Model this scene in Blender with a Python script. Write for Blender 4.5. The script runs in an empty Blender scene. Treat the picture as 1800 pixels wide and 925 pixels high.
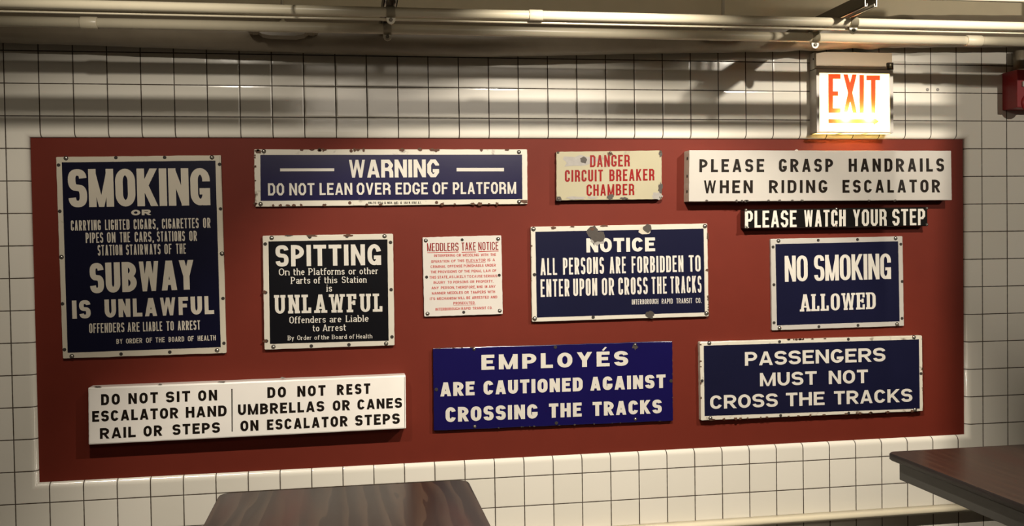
import bpy, bmesh, math, random
import numpy as np
from mathutils import Vector, Euler, Matrix
from mathutils.geometry import delaunay_2d_cdt

C = bpy.context.scene
COL = C.collection
R = random.Random(7)
PI = math.pi
T = 0.108                      # tile pitch
Z0 = 2.13                      # height of the uppermost full grout line

# ------------------------------------------------------------------ camera, world, lamps, exposure
CAM_LOC = Vector((1.1182, -3.4848, Z0 - 0.6567))
CAM_ROT = Euler((1.54830, 0.01530, -0.16440), 'XYZ')
FPX = 1721.17
cam_data = bpy.data.cameras.new('camera')
cam = bpy.data.objects.new('camera', cam_data)
COL.objects.link(cam)
cam.location = CAM_LOC
cam.rotation_euler = CAM_ROT
cam_data.sensor_width = 36.0
cam_data.lens = FPX * 36.0 / 1800.0
cam_data.clip_start = 0.02
C.camera = cam

vs = C.view_settings
vs.view_transform = 'Standard'
vs.look = 'None'
vs.exposure = 0.0
vs.gamma = 1.0
vs.use_curve_mapping = False

w = bpy.data.worlds.new('world')
C.world = w
w.use_nodes = True
w.node_tree.nodes['Background'].inputs[0].default_value = (1.0, 0.88, 0.72, 1)
w.node_tree.nodes['Background'].inputs[1].default_value = 0.03


def spot(name, loc, aim, watts, cone, blend, colour=(1.0, 0.86, 0.68), radius=0.022):
    d = bpy.data.lights.new(name, 'SPOT')
    d.energy = watts
    d.color = colour
    d.spot_size = math.radians(cone)
    d.spot_blend = blend
    d.shadow_soft_size = radius
    o = bpy.data.objects.new(name, d)
    COL.objects.link(o)
    o.location = loc
    o.rotation_euler = (Vector(aim) - Vector(loc)).to_track_quat('-Z', 'Y').to_euler()
    return o


LAMP = (1.0, 0.91, 0.78)
spot('ceiling_spotlight', (3.20, -1.60, 2.52), (2.92, 0, 0.62), 160, 82, 0.4, LAMP)
spot('ceiling_spotlight', (1.89, -1.60, 2.52), (1.90, 0, 0.46), 218, 79, 0.4, LAMP)
spot('ceiling_spotlight', (0.57, -1.60, 2.52), (0.50, 0, 0.30), 66, 90, 0.5, LAMP)
spot('ceiling_spotlight', (4.40, -3.20, 2.55), (3.80, 0, 1.95), 150, 42, 0.8, LAMP)
ar = bpy.data.lights.new('ambient_fill_light', 'AREA')  # soft fill added to lift the ambient level, not a known room fitting
ar.shape = 'RECTANGLE'
ar.size, ar.size_y = 2.4, 0.6
ar.energy = 26
ar.color = (1.0, 0.88, 0.72)
aro = bpy.data.objects.new('ambient_fill_light', ar)
COL.objects.link(aro)
aro.location = (2.0, -4.3, 2.70)
aro.rotation_euler = (Vector((2.0, 0, 1.6)) - Vector((2.0, -4.3, 2.70))).to_track_quat('-Z', 'Y').to_euler()

ROT = CAM_ROT.to_matrix()


def at(px, py, y):
    """photo pixel (1800x925) to the world point at that pixel on the plane of depth y"""
    d = ROT @ Vector(((px - 900) / FPX, -(py - 462.5) / FPX, -1.0))
    t = (y - CAM_LOC.y) / d.y
    return CAM_LOC + d * t


def atz(px, py, z):
    d = ROT @ Vector(((px - 900) / FPX, -(py - 462.5) / FPX, -1.0))
    t = (z - CAM_LOC.z) / d.z
    return CAM_LOC + d * t


# ------------------------------------------------------------------ node helpers and materials
def lin(r, g, b):
    f = lambda c: (c / 255 / 12.92) if c / 255 <= 0.04045 else ((c / 255 + 0.055) / 1.055) ** 2.4
    return (f(r), f(g), f(b), 1.0)


class NT:
    def __init__(self, name):
        self.m = bpy.data.materials.new(name)
        self.m.use_nodes = True
        self.t = self.m.node_tree
        self.b = self.t.nodes['Principled BSDF']

    def n(self, kind, **kw):
        x = self.t.nodes.new(kind)
        for k, v in kw.items():
            setattr(x, k, v)
        return x

    def l(self, a, b):
        self.t.links.new(a, b)

    def math(self, op, a, b=None):
        x = self.n('ShaderNodeMath', operation=op)
        for i, v in enumerate((a, b)):
            if v is None:
                continue
            if isinstance(v, (int, float)):
                x.inputs[i].default_value = v
            else:
                self.l(v, x.inputs[i])
        return x.outputs[0]

    def noise(self, scale, detail=3, rough=0.5, vec=None, dist=0.0):
        x = self.n('ShaderNodeTexNoise')
        x.inputs['Scale'].default_value = scale
        x.inputs['Detail'].default_value = detail
        x.inputs['Roughness'].default_value = rough
        x.inputs['Distortion'].default_value = dist
        if vec is None:
            vec = self.pos()
        self.l(vec, x.inputs['Vector'])
        return x.outputs['Fac']

    def pos(self):
        return self.n('ShaderNodeNewGeometry').outputs['Position']

    def obj(self):
        return self.n('ShaderNodeTexCoord').outputs['Object']

    def ramp(self, fac, stops):
        x = self.n('ShaderNodeValToRGB')
        e = x.color_ramp.elements
        while len(e) < len(stops):
            e.new(0.5)
        for i, (p, c) in enumerate(stops):
            e[i].position = p
            e[i].color = c if len(c) == 4 else (*c, 1)
        self.l(fac, x.inputs[0])
        return x.outputs[0]

    def mix(self, fac, a, b):
        x = self.n('ShaderNodeMix', data_type='RGBA')
        if isinstance(fac, (int, float)):
            x.inputs[0].default_value = fac
        else:
            self.l(fac, x.inputs[0])
        for i, v in ((6, a), (7, b)):
            if isinstance(v, tuple):
                x.inputs[i].default_value = v
            else:
                self.l(v, x.inputs[i])
        return x.outputs[2]

    def bump(self, h, strength, dist=0.002):
        x = self.n('ShaderNodeBump')
        x.inputs['Strength'].default_value = strength
        x.inputs['Distance'].default_value = dist
        self.l(h, x.inputs['Height'])
        self.l(x.outputs[0], self.b.inputs['Normal'])

    def col(self, v):
        if isinstance(v, tuple):
            self.b.inputs['Base Color'].default_value = v
        else:
            self.l(v, self.b.inputs['Base Color'])

    def set(self, **kw):
        for k, v in kw.items():
            self.b.inputs[k.replace('_', ' ')].default_value = v
        return self


def enamel(name, base, stain=None, amount=0.0, rough=0.22, scale=14.0, mottle=0.04):
    """porcelain enamel: slight mottling; optional rust or dirt blotches"""
    k = NT(name)
    dark = tuple(c * (1 - mottle * 3) for c in base[:3]) + (1,)
    c = k.mix(k.math('MULTIPLY', k.noise(9, 4), 1.0), dark, base)
    if stain:
        nz = k.noise(scale, 6, 0.65, dist=0.6)
        f = k.ramp(nz, [(0.62 - amount, (0, 0, 0)), (0.72 - amount * 0.6, (1, 1, 1))])
        c = k.mix(f, c, stain)
    k.col(c)
    k.set(Roughness=rough, Coat_Weight=0.1, Coat_Roughness=0.12)
    k.bump(k.noise(30, 3), 0.08, 0.001)
    return k.m


def painted(name, base, rough=0.45, mottle=0.06, bump=0.06, scale=25, metal=0.0):
    k = NT(name)
    dark = tuple(c * (1 - mottle * 3) for c in base[:3]) + (1,)
    k.col(k.mix(k.noise(scale, 4), dark, base))
    k.set(Roughness=rough, Metallic=metal)
    k.bump(k.noise(scale * 4, 3), bump, 0.001)
    return k.m


def tile_material():
    k = NT('glazed_white_tile')
    sx = k.n('ShaderNodeSeparateXYZ')
    k.l(k.obj(), sx.inputs[0])
    cells = []
    dists = []
    for comp, off in ((sx.outputs[0], 0.0), (sx.outputs[2], -Z0)):
        u = k.math('DIVIDE', k.math('ADD', comp, off), T)
        fl = k.math('FLOOR', u)
        fr = k.math('SUBTRACT', u, fl)
        d = k.math('MULTIPLY', k.math('MINIMUM', fr, k.math('SUBTRACT', 1.0, fr)), T)
        cells.append(fl)
        dists.append(d)
    d = k.math('MINIMUM', dists[0], dists[1])
    wob = k.math('MULTIPLY', k.math('SUBTRACT', k.noise(60, 2, vec=k.obj()), 0.5), 0.0009)
    d2 = k.math('ADD', d, wob)
    mr = k.n('ShaderNodeMapRange')
    k.l(d2, mr.inputs[0])
    mr.inputs[1].default_value = 0.0012
    mr.inputs[2].default_value = 0.0025
    tilemask = mr.outputs[0]
    cv = k.n('ShaderNodeCombineXYZ')
    k.l(cells[0], cv.inputs[0])
    k.l(cells[1], cv.inputs[1])
    wn = k.n('ShaderNodeTexWhiteNoise', noise_dimensions='2D')
    k.l(cv.outputs[0], wn.inputs['Vector'])
    base = k.mix(wn.outputs['Value'], lin(214, 209, 196), lin(220, 215, 203))
    spk = k.ramp(k.noise(7.5, 6, 0.7, vec=k.obj()), [(0.72, (0, 0, 0)), (0.80, (1, 1, 1))])
    base = k.mix(k.math('MULTIPLY', spk, 0.35), base, lin(190, 182, 165))
    c = k.mix(tilemask, lin(60, 48, 36), base)
    k.col(c)
    rr = k.n('ShaderNodeMapRange')
    k.l(tilemask, rr.inputs[0])
    rr.inputs[3].default_value = 0.8
    rr.inputs[4].default_value = 0.13
    k.l(rr.outputs[0], k.b.inputs['Roughness'])
    # pillowed edges, per tile waviness
    mp = k.n('ShaderNodeMapRange')
    k.l(d, mp.inputs[0])
    mp.inputs[1].default_value = 0.0
    mp.inputs[2].default_value = 0.006
    h = k.math('ADD', k.math('MULTIPLY', mp.outputs[0], 0.6), k.math('MULTIPLY', k.noise(16, 2, vec=k.obj()), 0.5))
    k.bump(h, 0.35, 0.0016)
    return k.m


M = {}
M['tile'] = tile_material()
M['plaster'] = painted('cream_plaster', lin(226, 212, 178), 0.7, 0.05, 0.12, 12)
M['ceiling'] = painted('ceiling_paint', lin(170, 160, 138), 0.8)
M['floor'] = painted('grey_floor', lin(92, 84, 74), 0.5)
M['red_panel'] = painted('rust_red_paint', lin(100, 36, 24), 0.6, 0.04, 0.05, 18)
M['red_panel'].node_tree.nodes['Principled BSDF'].inputs['Specular IOR Level'].default_value = 0.15
M['pipe_paint'] = painted('cream_pipe_paint', lin(214, 204, 178), 0.33, 0.03, 0.05, 30)
M['insulation'] = painted('painted_canvas_lagging', lin(152, 140, 120), 0.38, 0.08, 0.25, 20)
M['strut'] = painted('painted_steel_channel', lin(120, 112, 94), 0.5, 0.06, 0.05, 30)
M['strut_lip'] = painted('bare_channel_lip', lin(225, 220, 205), 0.4, 0.02)
M['steel'] = painted('zinc_steel', lin(165, 160, 150), 0.28, 0.05, 0.04, 60, 0.9)
M['hole'] = painted('dark_hole', lin(38, 32, 26), 0.8)
M['chip'] = painted('chipped_bare_iron', lin(62, 54, 46), 0.6, 0.15, 0.5, 60)
M['chip_halo'] = painted('grey_ground_coat', lin(150, 145, 138), 0.5, 0.12, 0.2, 60)
M['rust'] = painted('rust_brown', lin(88, 56, 36), 0.75, 0.15, 0.4, 80)
RUST = lin(92, 76, 58)
M['white'] = enamel('white_enamel', lin(200, 194, 180), RUST, -0.06)
M['white_clean'] = enamel('clean_white_enamel', lin(244, 239, 231))
M['white_soft'] = enamel('soft_white_enamel', lin(178, 173, 165))
M['white_paper'] = enamel('bright_white_enamel', lin(200, 195, 187))
M['white_worn'] = enamel('worn_white_enamel', lin(204, 198, 182), RUST, 0.035, 0.3, 17)
M['white_grey'] = enamel('dull_white_enamel', lin(192, 184, 166), RUST, -0.05)
M['letter_white'] = enamel('white_lettering', lin(204, 199, 188))
M['letter_grey'] = enamel('dull_white_lettering', lin(196, 188, 172))
M['letter_black'] = enamel('black_lettering', lin(28, 22, 17))
M['letter_red'] = enamel('red_lettering', lin(128, 26, 26))
M['letter_thin_red'] = enamel('thin_red_lettering', lin(176, 52, 48))
M['cream'] = enamel('aged_cream_enamel', lin(164, 157, 131), lin(118, 113, 100), 0.045, 0.25, 7.0)
M['navy'] = enamel('navy_enamel', lin(21, 22, 46), mottle=0.07)
M['royal'] = enamel('royal_blue_enamel', lin(19, 14, 70), mottle=0.06)
M['indigo'] = enamel('indigo_enamel', lin(19, 15, 56), lin(60, 52, 78), -0.05)
M['bluish'] = enamel('blue_enamel', lin(12, 12, 34), mottle=0.06)
M['black'] = enamel('black_enamel', lin(14, 14, 18), mottle=0.06)
M['jet'] = enamel('jet_black_enamel', lin(20, 19, 18), rough=0.15)
M['exit_housing'] = painted('off_white_sheet_metal', lin(206, 200, 190), 0.35, 0.03)
M['exit_canopy'] = painted('beige_sheet_metal', lin(172, 152, 124), 0.45, 0.03)
M['alarm_red'] = painted('alarm_red_paint', lin(150, 28, 34), 0.4, 0.03)
M['apron'] = painted('charcoal_steel', lin(58, 57, 54), 0.45, 0.05)
M['edge_band'] = painted('black_rubber_edge', lin(30, 24, 22), 0.5)


def laminate(name, base, vein, streak, sc):
    k = NT(name)
    mp = k.n('ShaderNodeMapping')
    k.l(k.obj(), mp.inputs[0])
    mp.inputs['Scale'].default_value = (1.0, 0.13, 1.0)
    w1 = k.n('ShaderNodeTexWave', wave_type='BANDS', bands_direction='X', wave_profile='SAW')
    w1.inputs['Scale'].default_value = sc
    w1.inputs['Distortion'].default_value = 9.0
    w1.inputs['Detail'].default_value = 3.0
    w1.inputs['Detail Scale'].default_value = 1.4
    k.l(mp.outputs[0], w1.inputs['Vector'])
    big = k.noise(5.5, 2, 0.5, vec=mp.outputs[0])
    fine = k.noise(110, 4, 0.6, vec=mp.outputs[0])
    c = k.mix(k.ramp(w1.outputs['Fac'], [(0.45, (0, 0, 0)), (0.95, (1, 1, 1))]), base, vein)
    c = k.mix(k.ramp(big, [(0.55, (0, 0, 0)), (0.68, (1, 1, 1))]), c, streak)
    c = k.mix(k.math('MULTIPLY', fine, 0.35), c, tuple(v * 0.45 for v in base[:3]) + (1,))
    k.col(c)
    k.set(Roughness=0.32, Specular_IOR_Level=0.35)
    return k.m


M['wood'] = laminate('walnut_laminate', lin(44, 36, 30), lin(70, 57, 46), lin(66, 34, 24), 6.0)
M['wood_dark'] = laminate('dark_walnut_laminate', lin(50, 34, 27), lin(60, 42, 33), lin(56, 32, 25), 9.0)


def translucent(name, colour, tint):
    k = NT(name)
    out = k.t.nodes['Material Output']
    tr = k.n('ShaderNodeBsdfTranslucent')
    tr.inputs[0].default_value = tint
    df = k.n('ShaderNodeBsdfDiffuse')
    df.inputs[0].default_value = colour
    mx = k.n('ShaderNodeMixShader')
    mx.inputs[0].default_value = 0.6
    k.l(df.outputs[0], mx.inputs[1])
    k.l(tr.outputs[0], mx.inputs[2])
    k.l(mx.outputs[0], out.inputs[0])
    return k.m


M['exit_face'] = translucent('milky_exit_face', (0.75, 0.72, 0.62, 1), (0.95, 0.85, 0.55, 1))
M['exit_red'] = translucent('translucent_red_letters', (0.6, 0.05, 0.04, 1), (0.85, 0.030, 0.009, 1))


# ------------------------------------------------------------------ object helpers
def tag(o, label=None, cat=None, group=None, kind=None):
    for k, v in (('label', label), ('category', cat), ('group', group), ('kind', kind)):
        if v:
            o[k] = v
    return o


def thing(name, loc, label, cat, group=None):
    o = bpy.data.objects.new(name, None)
    o.empty_display_size = 0.05
    COL.objects.link(o)
    o.location = loc
    return tag(o, label, cat, group)


def origin_of(o):
    v = Vector(o.location)
    while o.parent:
        o = o.parent
        v += Vector(o.location)
    return v


def obj(name, bm, mat, parent=None, smooth=False, origin=None, label=None):
    """link a bmesh laid out in world coordinates as ONE mesh object"""
    me = bpy.data.meshes.new(name)
    base = Vector(origin) if origin is not None else Vector((0, 0, 0))
    bmesh.ops.translate(bm, vec=-base, verts=bm.verts)
    if smooth:
        for f in bm.faces:
            f.smooth = True
    bm.to_mesh(me)
    bm.free()
    me.materials.append(mat)
    o = bpy.data.objects.new(name, me)
    COL.objects.link(o)
    if parent is not None:
        o.parent = parent
        o.location = base - origin_of(parent)
    else:
        o.location = base
    if label:
        o['label'] = label
    return o


def box_bm(lo, hi, bevel=0.0, bm=None):
    own = bm is None
    b = bmesh.new()
    bmesh.ops.create_cube(b, size=1.0)
    for v in b.verts:
        v.co = Vector([lo[i] + (v.co[i] + 0.5) * (hi[i] - lo[i]) for i in range(3)])
    if bevel:
        bmesh.ops.bevel(b, geom=b.edges[:], offset=bevel, segments=2, affect='EDGES', profile=0.5)
    if own:
        return b
    me = bpy.data.meshes.new('tmp')
    b.to_mesh(me)
    b.free()
    bm.from_mesh(me)
    bpy.data.meshes.remove(me)
    return bm


def tube_bm(pts, radius, seg=20, bm=None, caps=True):
    """swept tube along a polyline; radius number or list"""
    bm = bm or bmesh.new()
    pts = [Vector(p) for p in pts]
    n = len(pts)
    rings = []
    for i, p in enumerate(pts):
        d = (pts[min(i + 1, n - 1)] - pts[max(i - 1, 0)]).normalized()
        up = Vector((0, 0, 1)) if abs(d.z) < 0.9 else Vector((0, 1, 0))
        a = d.cross(up).normalized()
        b = a.cross(d).normalized()
        r = radius[i] if isinstance(radius, (list, tuple)) else radius
        rings.append([bm.verts.new(p + (a * math.cos(t) + b * math.sin(t)) * r) for t in (2 * PI * k / seg for k in range(seg))])
    for r0, r1 in zip(rings, rings[1:]):
        for k in range(seg):
            f = bm.faces.new((r0[k], r0[(k + 1) % seg], r1[(k + 1) % seg], r1[k]))
            f.smooth = True
    if caps:
        bm.faces.new(rings[0][::-1])
        bm.faces.new(rings[-1])
    return bm


def lathe_bm(centre, axis, prof, seg=16):
    """profile [(distance along axis, radius)] turned about axis"""
    pts = [Vector(centre) + Vector(axis) * h for h, r in prof]
    bm = bmesh.new()
    ax = Vector(axis).normalized()
    up = Vector((0, 0, 1)) if abs(ax.z) < 0.9 else Vector((1, 0, 0))
    a = ax.cross(up).normalized()
    b = a.cross(ax).normalized()
    rings = []
    for p, (h, r) in zip(pts, prof):
        rings.append([bm.verts.new(p + (a * math.cos(t) + b * math.sin(t)) * max(r, 1e-5)) for t in (2 * PI * k / seg for k in range(seg))])
    for r0, r1 in zip(rings, rings[1:]):
        for k in range(seg):
            bm.faces.new((r0[k], r0[(k + 1) % seg], r1[(k + 1) % seg], r1[k])).smooth = True
    bm.faces.new(rings[0][::-1])
    bm.faces.new(rings[-1])
    bmesh.ops.recalc_face_normals(bm, faces=bm.faces[:])
    return bm


def prism_bm(outline, y_front, y_back, lip=0.0, bm=None):
    """outline of world (x, z) points facing -y, extruded from y_front back to y_back; lip rounds the front edge"""
    bm = bm or bmesh.new()
    n = len(outline)
    cx = sum(p[0] for p in outline) / n
    cz = sum(p[1] for p in outline) / n

    def inset(q, d):
        out = []
        for i in range(n):
            a, p, b = q[i - 1], q[i], q[(i + 1) % n]
            e = Vector((b[0] - a[0], b[1] - a[1]))
            if e.length < 1e-9:
                out.append(p)
                continue
            e.normalize()
            nn = Vector((-e.y, e.x))
            if nn.dot(Vector((cx - p[0], cz - p[1]))) < 0:
                nn = -nn
            out.append((p[0] + nn.x * d, p[1] + nn.y * d))
        return out
    loops = []
    if lip:
        loops.append((inset(outline, lip), y_front))
        loops.append((inset(outline, lip * 0.3), y_front + lip * 0.3))
        loops.append((outline, y_front + lip))
    else:
        loops.append((outline, y_front))
    loops.append((outline, y_back))
    vv = [[bm.verts.new((p[0], y, p[1])) for p in lo] for lo, y in loops]
    for a, b in zip(vv, vv[1:]):
        for i in range(n):
            bm.faces.new((a[i], a[(i + 1) % n], b[(i + 1) % n], b[i]))
    bm.faces.new(vv[0])
    bm.faces.new(vv[-1][::-1])
    bmesh.ops.recalc_face_normals(bm, faces=bm.faces[:])
    return bm


# ------------------------------------------------------------------ room shell
RECESS = 0.02
RB = 0.02                       # bullnose radius
pa, pb, pc, pd = at(56, 241, RECESS), at(1692, 245.5, RECESS), at(1695, 763, RECESS), at(67, 849, RECESS)
PX0, PX1 = (pa.x + pd.x) / 2, (pb.x + pc.x) / 2
PZ1, PZ0 = (pa.z + pb.z) / 2, (pc.z + pd.z) / 2
WX0, WX1 = -1.6, 5.4
TILE_TOP = 2.215

bm = bmesh.new()
loops = []
prof = [(0.0, RECESS + 0.004), (0.0, RB)]
prof += [(RB * (1 - math.cos(a)), RB * (1 - math.sin(a))) for a in [PI / 2 * k / 8 for k in range(1, 9)]]
for out, y in prof:
    loops.append([bm.verts.new(p) for p in ((PX0 - out, y, PZ0 - out), (PX1 + out, y, PZ0 - out), (PX1 + out, y, PZ1 + out), (PX0 - out, y, PZ1 + out))])
for i, (a, b) in enumerate(zip(loops, loops[1:])):
    for k in range(4):
        f = bm.faces.new((a[k], a[(k + 1) % 4], b[(k + 1) % 4], b[k]))
        f.smooth = True
outer = [bm.verts.new(p) for p in ((WX0, 0, 0), (WX1, 0, 0), (WX1, 0, TILE_TOP), (WX0, 0, TILE_TOP))]
for k in range(4):
    bm.faces.new((loops[-1][k], loops[-1][(k + 1) % 4], outer[(k + 1) % 4], outer[k]))
bmesh.ops.recalc_face_normals(bm, faces=bm.faces[:])
if bm.faces[-1].normal.y > 0:
    bmesh.ops.reverse_faces(bm, faces=bm.faces[:])
o = obj('wall_back', bm, M['tile'])
tag(o, 'white square glazed tile wall with dark grout around the red recess', 'wall', None, 'structure')

bm = bmesh.new()
bm.faces.new([bm.verts.new(p) for p in ((PX0 - .01, RECESS, PZ0 - .01), (PX1 + .01, RECESS, PZ0 - .01), (PX1 + .01, RECESS, PZ1 + .01), (PX0 - .01, RECESS, PZ1 + .01))])
o = obj('wall_panel', bm, M['red_panel'])
tag(o, 'rust red painted recessed wall panel behind the enamel signs', 'wall panel', None, 'structure')

o = obj('wall_upper', box_bm((WX0, 0.0, TILE_TOP), (WX1, 0.1, 2.85)), M['plaster'])
tag(o, 'cream painted wall above the tiles behind the pipes', 'wall', None, 'structure')
o = obj('ceiling', box_bm((WX0, -5.0, 2.85), (WX1, 0.1, 2.95)), M['ceiling'])
tag(o, 'pale painted ceiling', 'ceiling', None, 'structure')
o = obj('floor', box_bm((WX0, -5.0, -0.1), (WX1, 0.1, 0.0)), M['floor'])
tag(o, 'grey floor', 'floor', None, 'structure')

# ledge under the tiles: rounded nosing that throws the wall below into shade
ra, rb_ = at(1490, 917, -0.045), at(1700, 899.5, -0.045)
zr = (ra.z + rb_.z) / 2
bm = bmesh.new()
prf = [(0.0, 0.024), (-0.034, 0.024), (-0.041, 0.021), (-0.045, 0.014), (-0.045, 0.008), (-0.041, 0.002), (-0.034, 0.0), (0.0, 0.0)]
rows = [[bm.verts.new((x, y, zr + z)) for y, z in prf] for x in (WX0, WX1)]
for k in range(len(prf)):
    q = (k + 1) % len(prf)
    bm.faces.new((rows[0][k], rows[0][q], rows[1][q], rows[1][k])).smooth = True
bm.faces.new(rows[0])
bm.faces.new(rows[1][::-1])
bmesh.ops.recalc_face_normals(bm, faces=bm.faces[:])
o = obj('trim_1', bm, M['pipe_paint'])
tag(o, 'cream rounded rail along the wall below the white tiles', 'rail', None, 'structure')

# ------------------------------------------------------------------ stroke lettering
def arc(cx, cy, rx, ry, a0, a1, n=9, e=1.0):
    out = []
    for i in range(n + 1):
        a = math.radians(a0 + (a1 - a0) * i / n)
        c, s = math.cos(a), math.sin(a)
        out.append((cx + rx * math.copysign(abs(c) ** e, c), cy + ry * math.copysign(abs(s) ** e, s)))
    return out


REL = dict(zip('ABCDEFGHIJKLMNOPQRSTUVWXYZ&.,\'18-',
               (1.08, 1, .98, 1, .88, .84, 1, 1.02, 0, .82, 1.05, .82, 1.28, 1.04, 1.02, .96, 1.02, 1.02, .96, .94, 1, 1.04, 1.45, 1.04, 1.04, .92, 1.1, 0, 0, 0, .5, .9, .6)))
REL['\u00c9'] = .88
LOW = dict(a=.8, b=.82, d=.82, e=.78, f=.55, h=.84, i=0, l=0, m=1.25, n=.84, o=.82, r=.6, s=.72, t=.56, y=.82)
REL.update(LOW)


def glyph(ch, w, tx, ty, st):
    """strokes of one letter, cap height 1, set in width w: list of (points, clip, is_stem)"""
    l, r, b, t = tx / 2, w - tx / 2, ty / 2, 1 - ty / 2
    mx = w / 2
    m = 0.52
    bev = st.get('bevel')
    na = 1 if bev else 8
    kx = 0.62 if bev else 1.0
    rx = max((r - l) / 2 * kx, 0.001)
    ry = min((t - b) / 2, rx * st.get('k', 1.25) + (0.0 if not bev else 0.02))
    S = []

    def s(*p, stem=False):
        S.append((list(p), True, stem))

    def q(p):
        S.append((p, True, False))
    LX, RX = l + rx, r - rx
    H, L = t - ry, b + ry
    top_r = arc(RX, H, rx, ry, 0, 90, na)
    top_l = arc(LX, H, rx, ry, 90, 180, na)
    bot_l = arc(LX, L, rx, ry, 180, 270, na)
    bot_r = arc(RX, L, rx, ry, 270, 360, na)

    def diag(x0, y0, x1, y1, stem=False):
        dx, dy = x1 - x0, y1 - y0
        e0 = 0.35 if y0 in (0, 1) else 0
        e1 = 0.35 if y1 in (0, 1) else 0
        S.append(([(x0 - dx * e0, y0 - dy * e0), (x1 + dx * e1, y1 + dy * e1)], True, (x0, y0, x1, y1) if stem else False))

    def vert(x, y0=0.0, y1=1.0):
        S.append(([(x, y0), (x, y1)], True, (x, y0, x, y1)))

    def bowl(y0, y1, x0=None, x1=None):
        x1 = r if x1 is None else x1
        hh = (y1 - y0) / 2
        rr = min(hh, (x1 - l) * (0.45 if bev else 0.8))
        rxx = min((x1 - l) * (0.5 if bev else 0.75), rr * 1.3 + 0.02)
        if bev:
            rr = min(rr, ry)
            rxx = rx
        q([(l, y1), (x1 - rxx, y1)] + arc(x1 - rxx, y1 - rr, rxx, rr, 90, 0, na) + arc(x1 - rxx, y0 + rr, rxx, rr, 0, -90, na) + [(x1 - rxx, y0), (l, y0)])
    yt, yb = st.get('term', (0.66, 0.34))
    if ch in 'CG':
        up = ([(r, yt)] if yt < H - 0.01 else []) + [p for p in top_r if p[1] > yt or yt < H]
        dn_end = yb if ch == 'C' else 0.46
        dn = [p for p in bot_r if p[1] < dn_end or dn_end > L] + ([(r, dn_end)] if dn_end > L + 0.01 else [])
        q(up + top_l + bot_l + dn)
        if ch == 'G':
            s((mx - tx * 0.1, 0.46 - ty / 2), (w, 0.46 - ty / 2))
            if st.get('spur'):
                vert(r, 0, 0.46)
    elif ch in 'OQ':
        q(top_r + top_l + bot_l + bot_r + [top_r[0]])
    elif ch == 'D':
        vert(l)
        q([(0, t), (RX, t)] + top_r[::-1] + bot_r[::-1] + [(RX, b), (0, b)])
    elif ch == 'U':
        q([(l, 1.0)] + bot_l + bot_r + [(r, 1.0)])
        S.append(([], True, (l, 0.5, l, 1)))
        S.append(([], True, (r, 0.5, r, 1)))
    elif ch == 'J':
        q([(l, yb), (l, L)] + bot_l + bot_r + [(r, 1.0)])
    elif ch == 'S' or ch == 's':
        hi = 1.0 if ch == 'S' else 0.68
        T_, B_ = hi - ty / 2, ty / 2
        mid = (T_ + B_) / 2 + 0.01
        r1, r2 = (T_ - mid) / 2, (mid - B_) / 2
        RR = (r - l) / 2
        ee = st.get('se', 0.72) if not bev else 0.5
        if bev:
            c1, c2 = RR * .6, min(r1 * .75, ry)
            q([(r, T_ - r1 * 0.95), (r, T_ - c2), (r - c1, T_), (l + c1, T_), (l, T_ - c2), (l, mid + c2 * .7), (l + c1 * .8, mid + .02),
               (r - c1 * .8, mid - .02), (r, mid - c2 * .7), (r, B_ + c2), (r - c1, B_), (l + c1, B_), (l, B_ + c2), (l, B_ + r2 * 0.95)])
        else:
            q(arc(mx, T_ - r1, RR, r1, st.get('sa', 8), 250, 20, ee) + arc(mx, B_ + r2, RR, r2, 70, -180 + st.get('sa', 8), 20, ee))
    elif ch in 'EF\u00c9':
        vert(l)
        s((0, t), (w, t))
        s((0, m), (w * 0.88, m))
        if ch != 'F':
            s((0, b), (w, b))
        if ch == '\u00c9':
            S.append(([(mx - 0.02, 1.07), (mx + 0.20, 1.30)], False, False))
    elif ch == 'L':
        vert(l)
        s((0, b), (w, b))
    elif ch == 'H':
        vert(l)
        vert(r)
        s((l, m), (r, m))
    elif ch in 'I':
        vert(w / 2)
    elif ch == 'T':
        vert(mx)
        s((0, t), (w, t))
    elif ch == 'P':
        vert(l)
        bowl(0.42 + ty * 0.1, t)
    elif ch == 'R':
        vert(l)
        y0 = 0.46
        bowl(y0, t, x1=r - 0.01)
        if st.get('rleg') == 'v':
            s((mx, y0), (r, y0 - 0.12), (r, -0.3)) if False else S.append(([(mx, y0), (r - tx * .35, y0 - ty * .1), (r, y0 - 0.16), (r, -0.2)], True, False))
        else:
            diag(mx * 0.95, y0, r + tx * 0.06, 0)
    elif ch == 'B':
        vert(l)
        bowl(m, t, x1=r - 0.03 * w)
        bowl(b, m)
    elif ch == 'A':
        fx = st.get('dk', 1.0)
        diag(l, 0, mx, 1.0 + 0.0, True)
        diag(r, 0, mx, 1.0, True)
        S[-2] = ([(l - (mx - l) * .35, -.35), (mx + (mx - l) * .0 - tx * .06, 1.02)], True, (l, 0, l, 0))
        S[-1] = ([(r + (r - mx) * .35, -.35), (mx + tx * .06, 1.02)], True, (r, 0, r, 0))
        y = 0.27
        s((l + (mx - l) * y, y), (r - (r - mx) * y, y))
    elif ch == 'V':
        diag(l, 1, mx, 0)
        diag(r, 1, mx, 0)
    elif ch == 'W':
        a = w * 0.29
        diag(l, 1, a, 0, True)
        diag(a, 0, mx, 1)
        diag(mx, 1, w - a, 0)
        diag(w - a, 0, r, 1, True)
    elif ch == 'M':
        vert(l)
        vert(r)
        lo = st.get('mv', 0.0)
        if lo == 0:
            diag(l, 1, mx, 0)
            diag(r, 1, mx, 0)
        else:
            S.append(([(l - (mx - l) * .35, 1 + .35 * (1 - lo)), (mx, lo)], True, False))
            S.append(([(r + (mx - l) * .35, 1 + .35 * (1 - lo)), (mx, lo)], True, False))
    elif ch == 'N':
        vert(l)
        vert(r)
        diag(l, 1, r, 0)
    elif ch == 'K':
        vert(l)
        diag(l, 0.33, r, 1)
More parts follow.
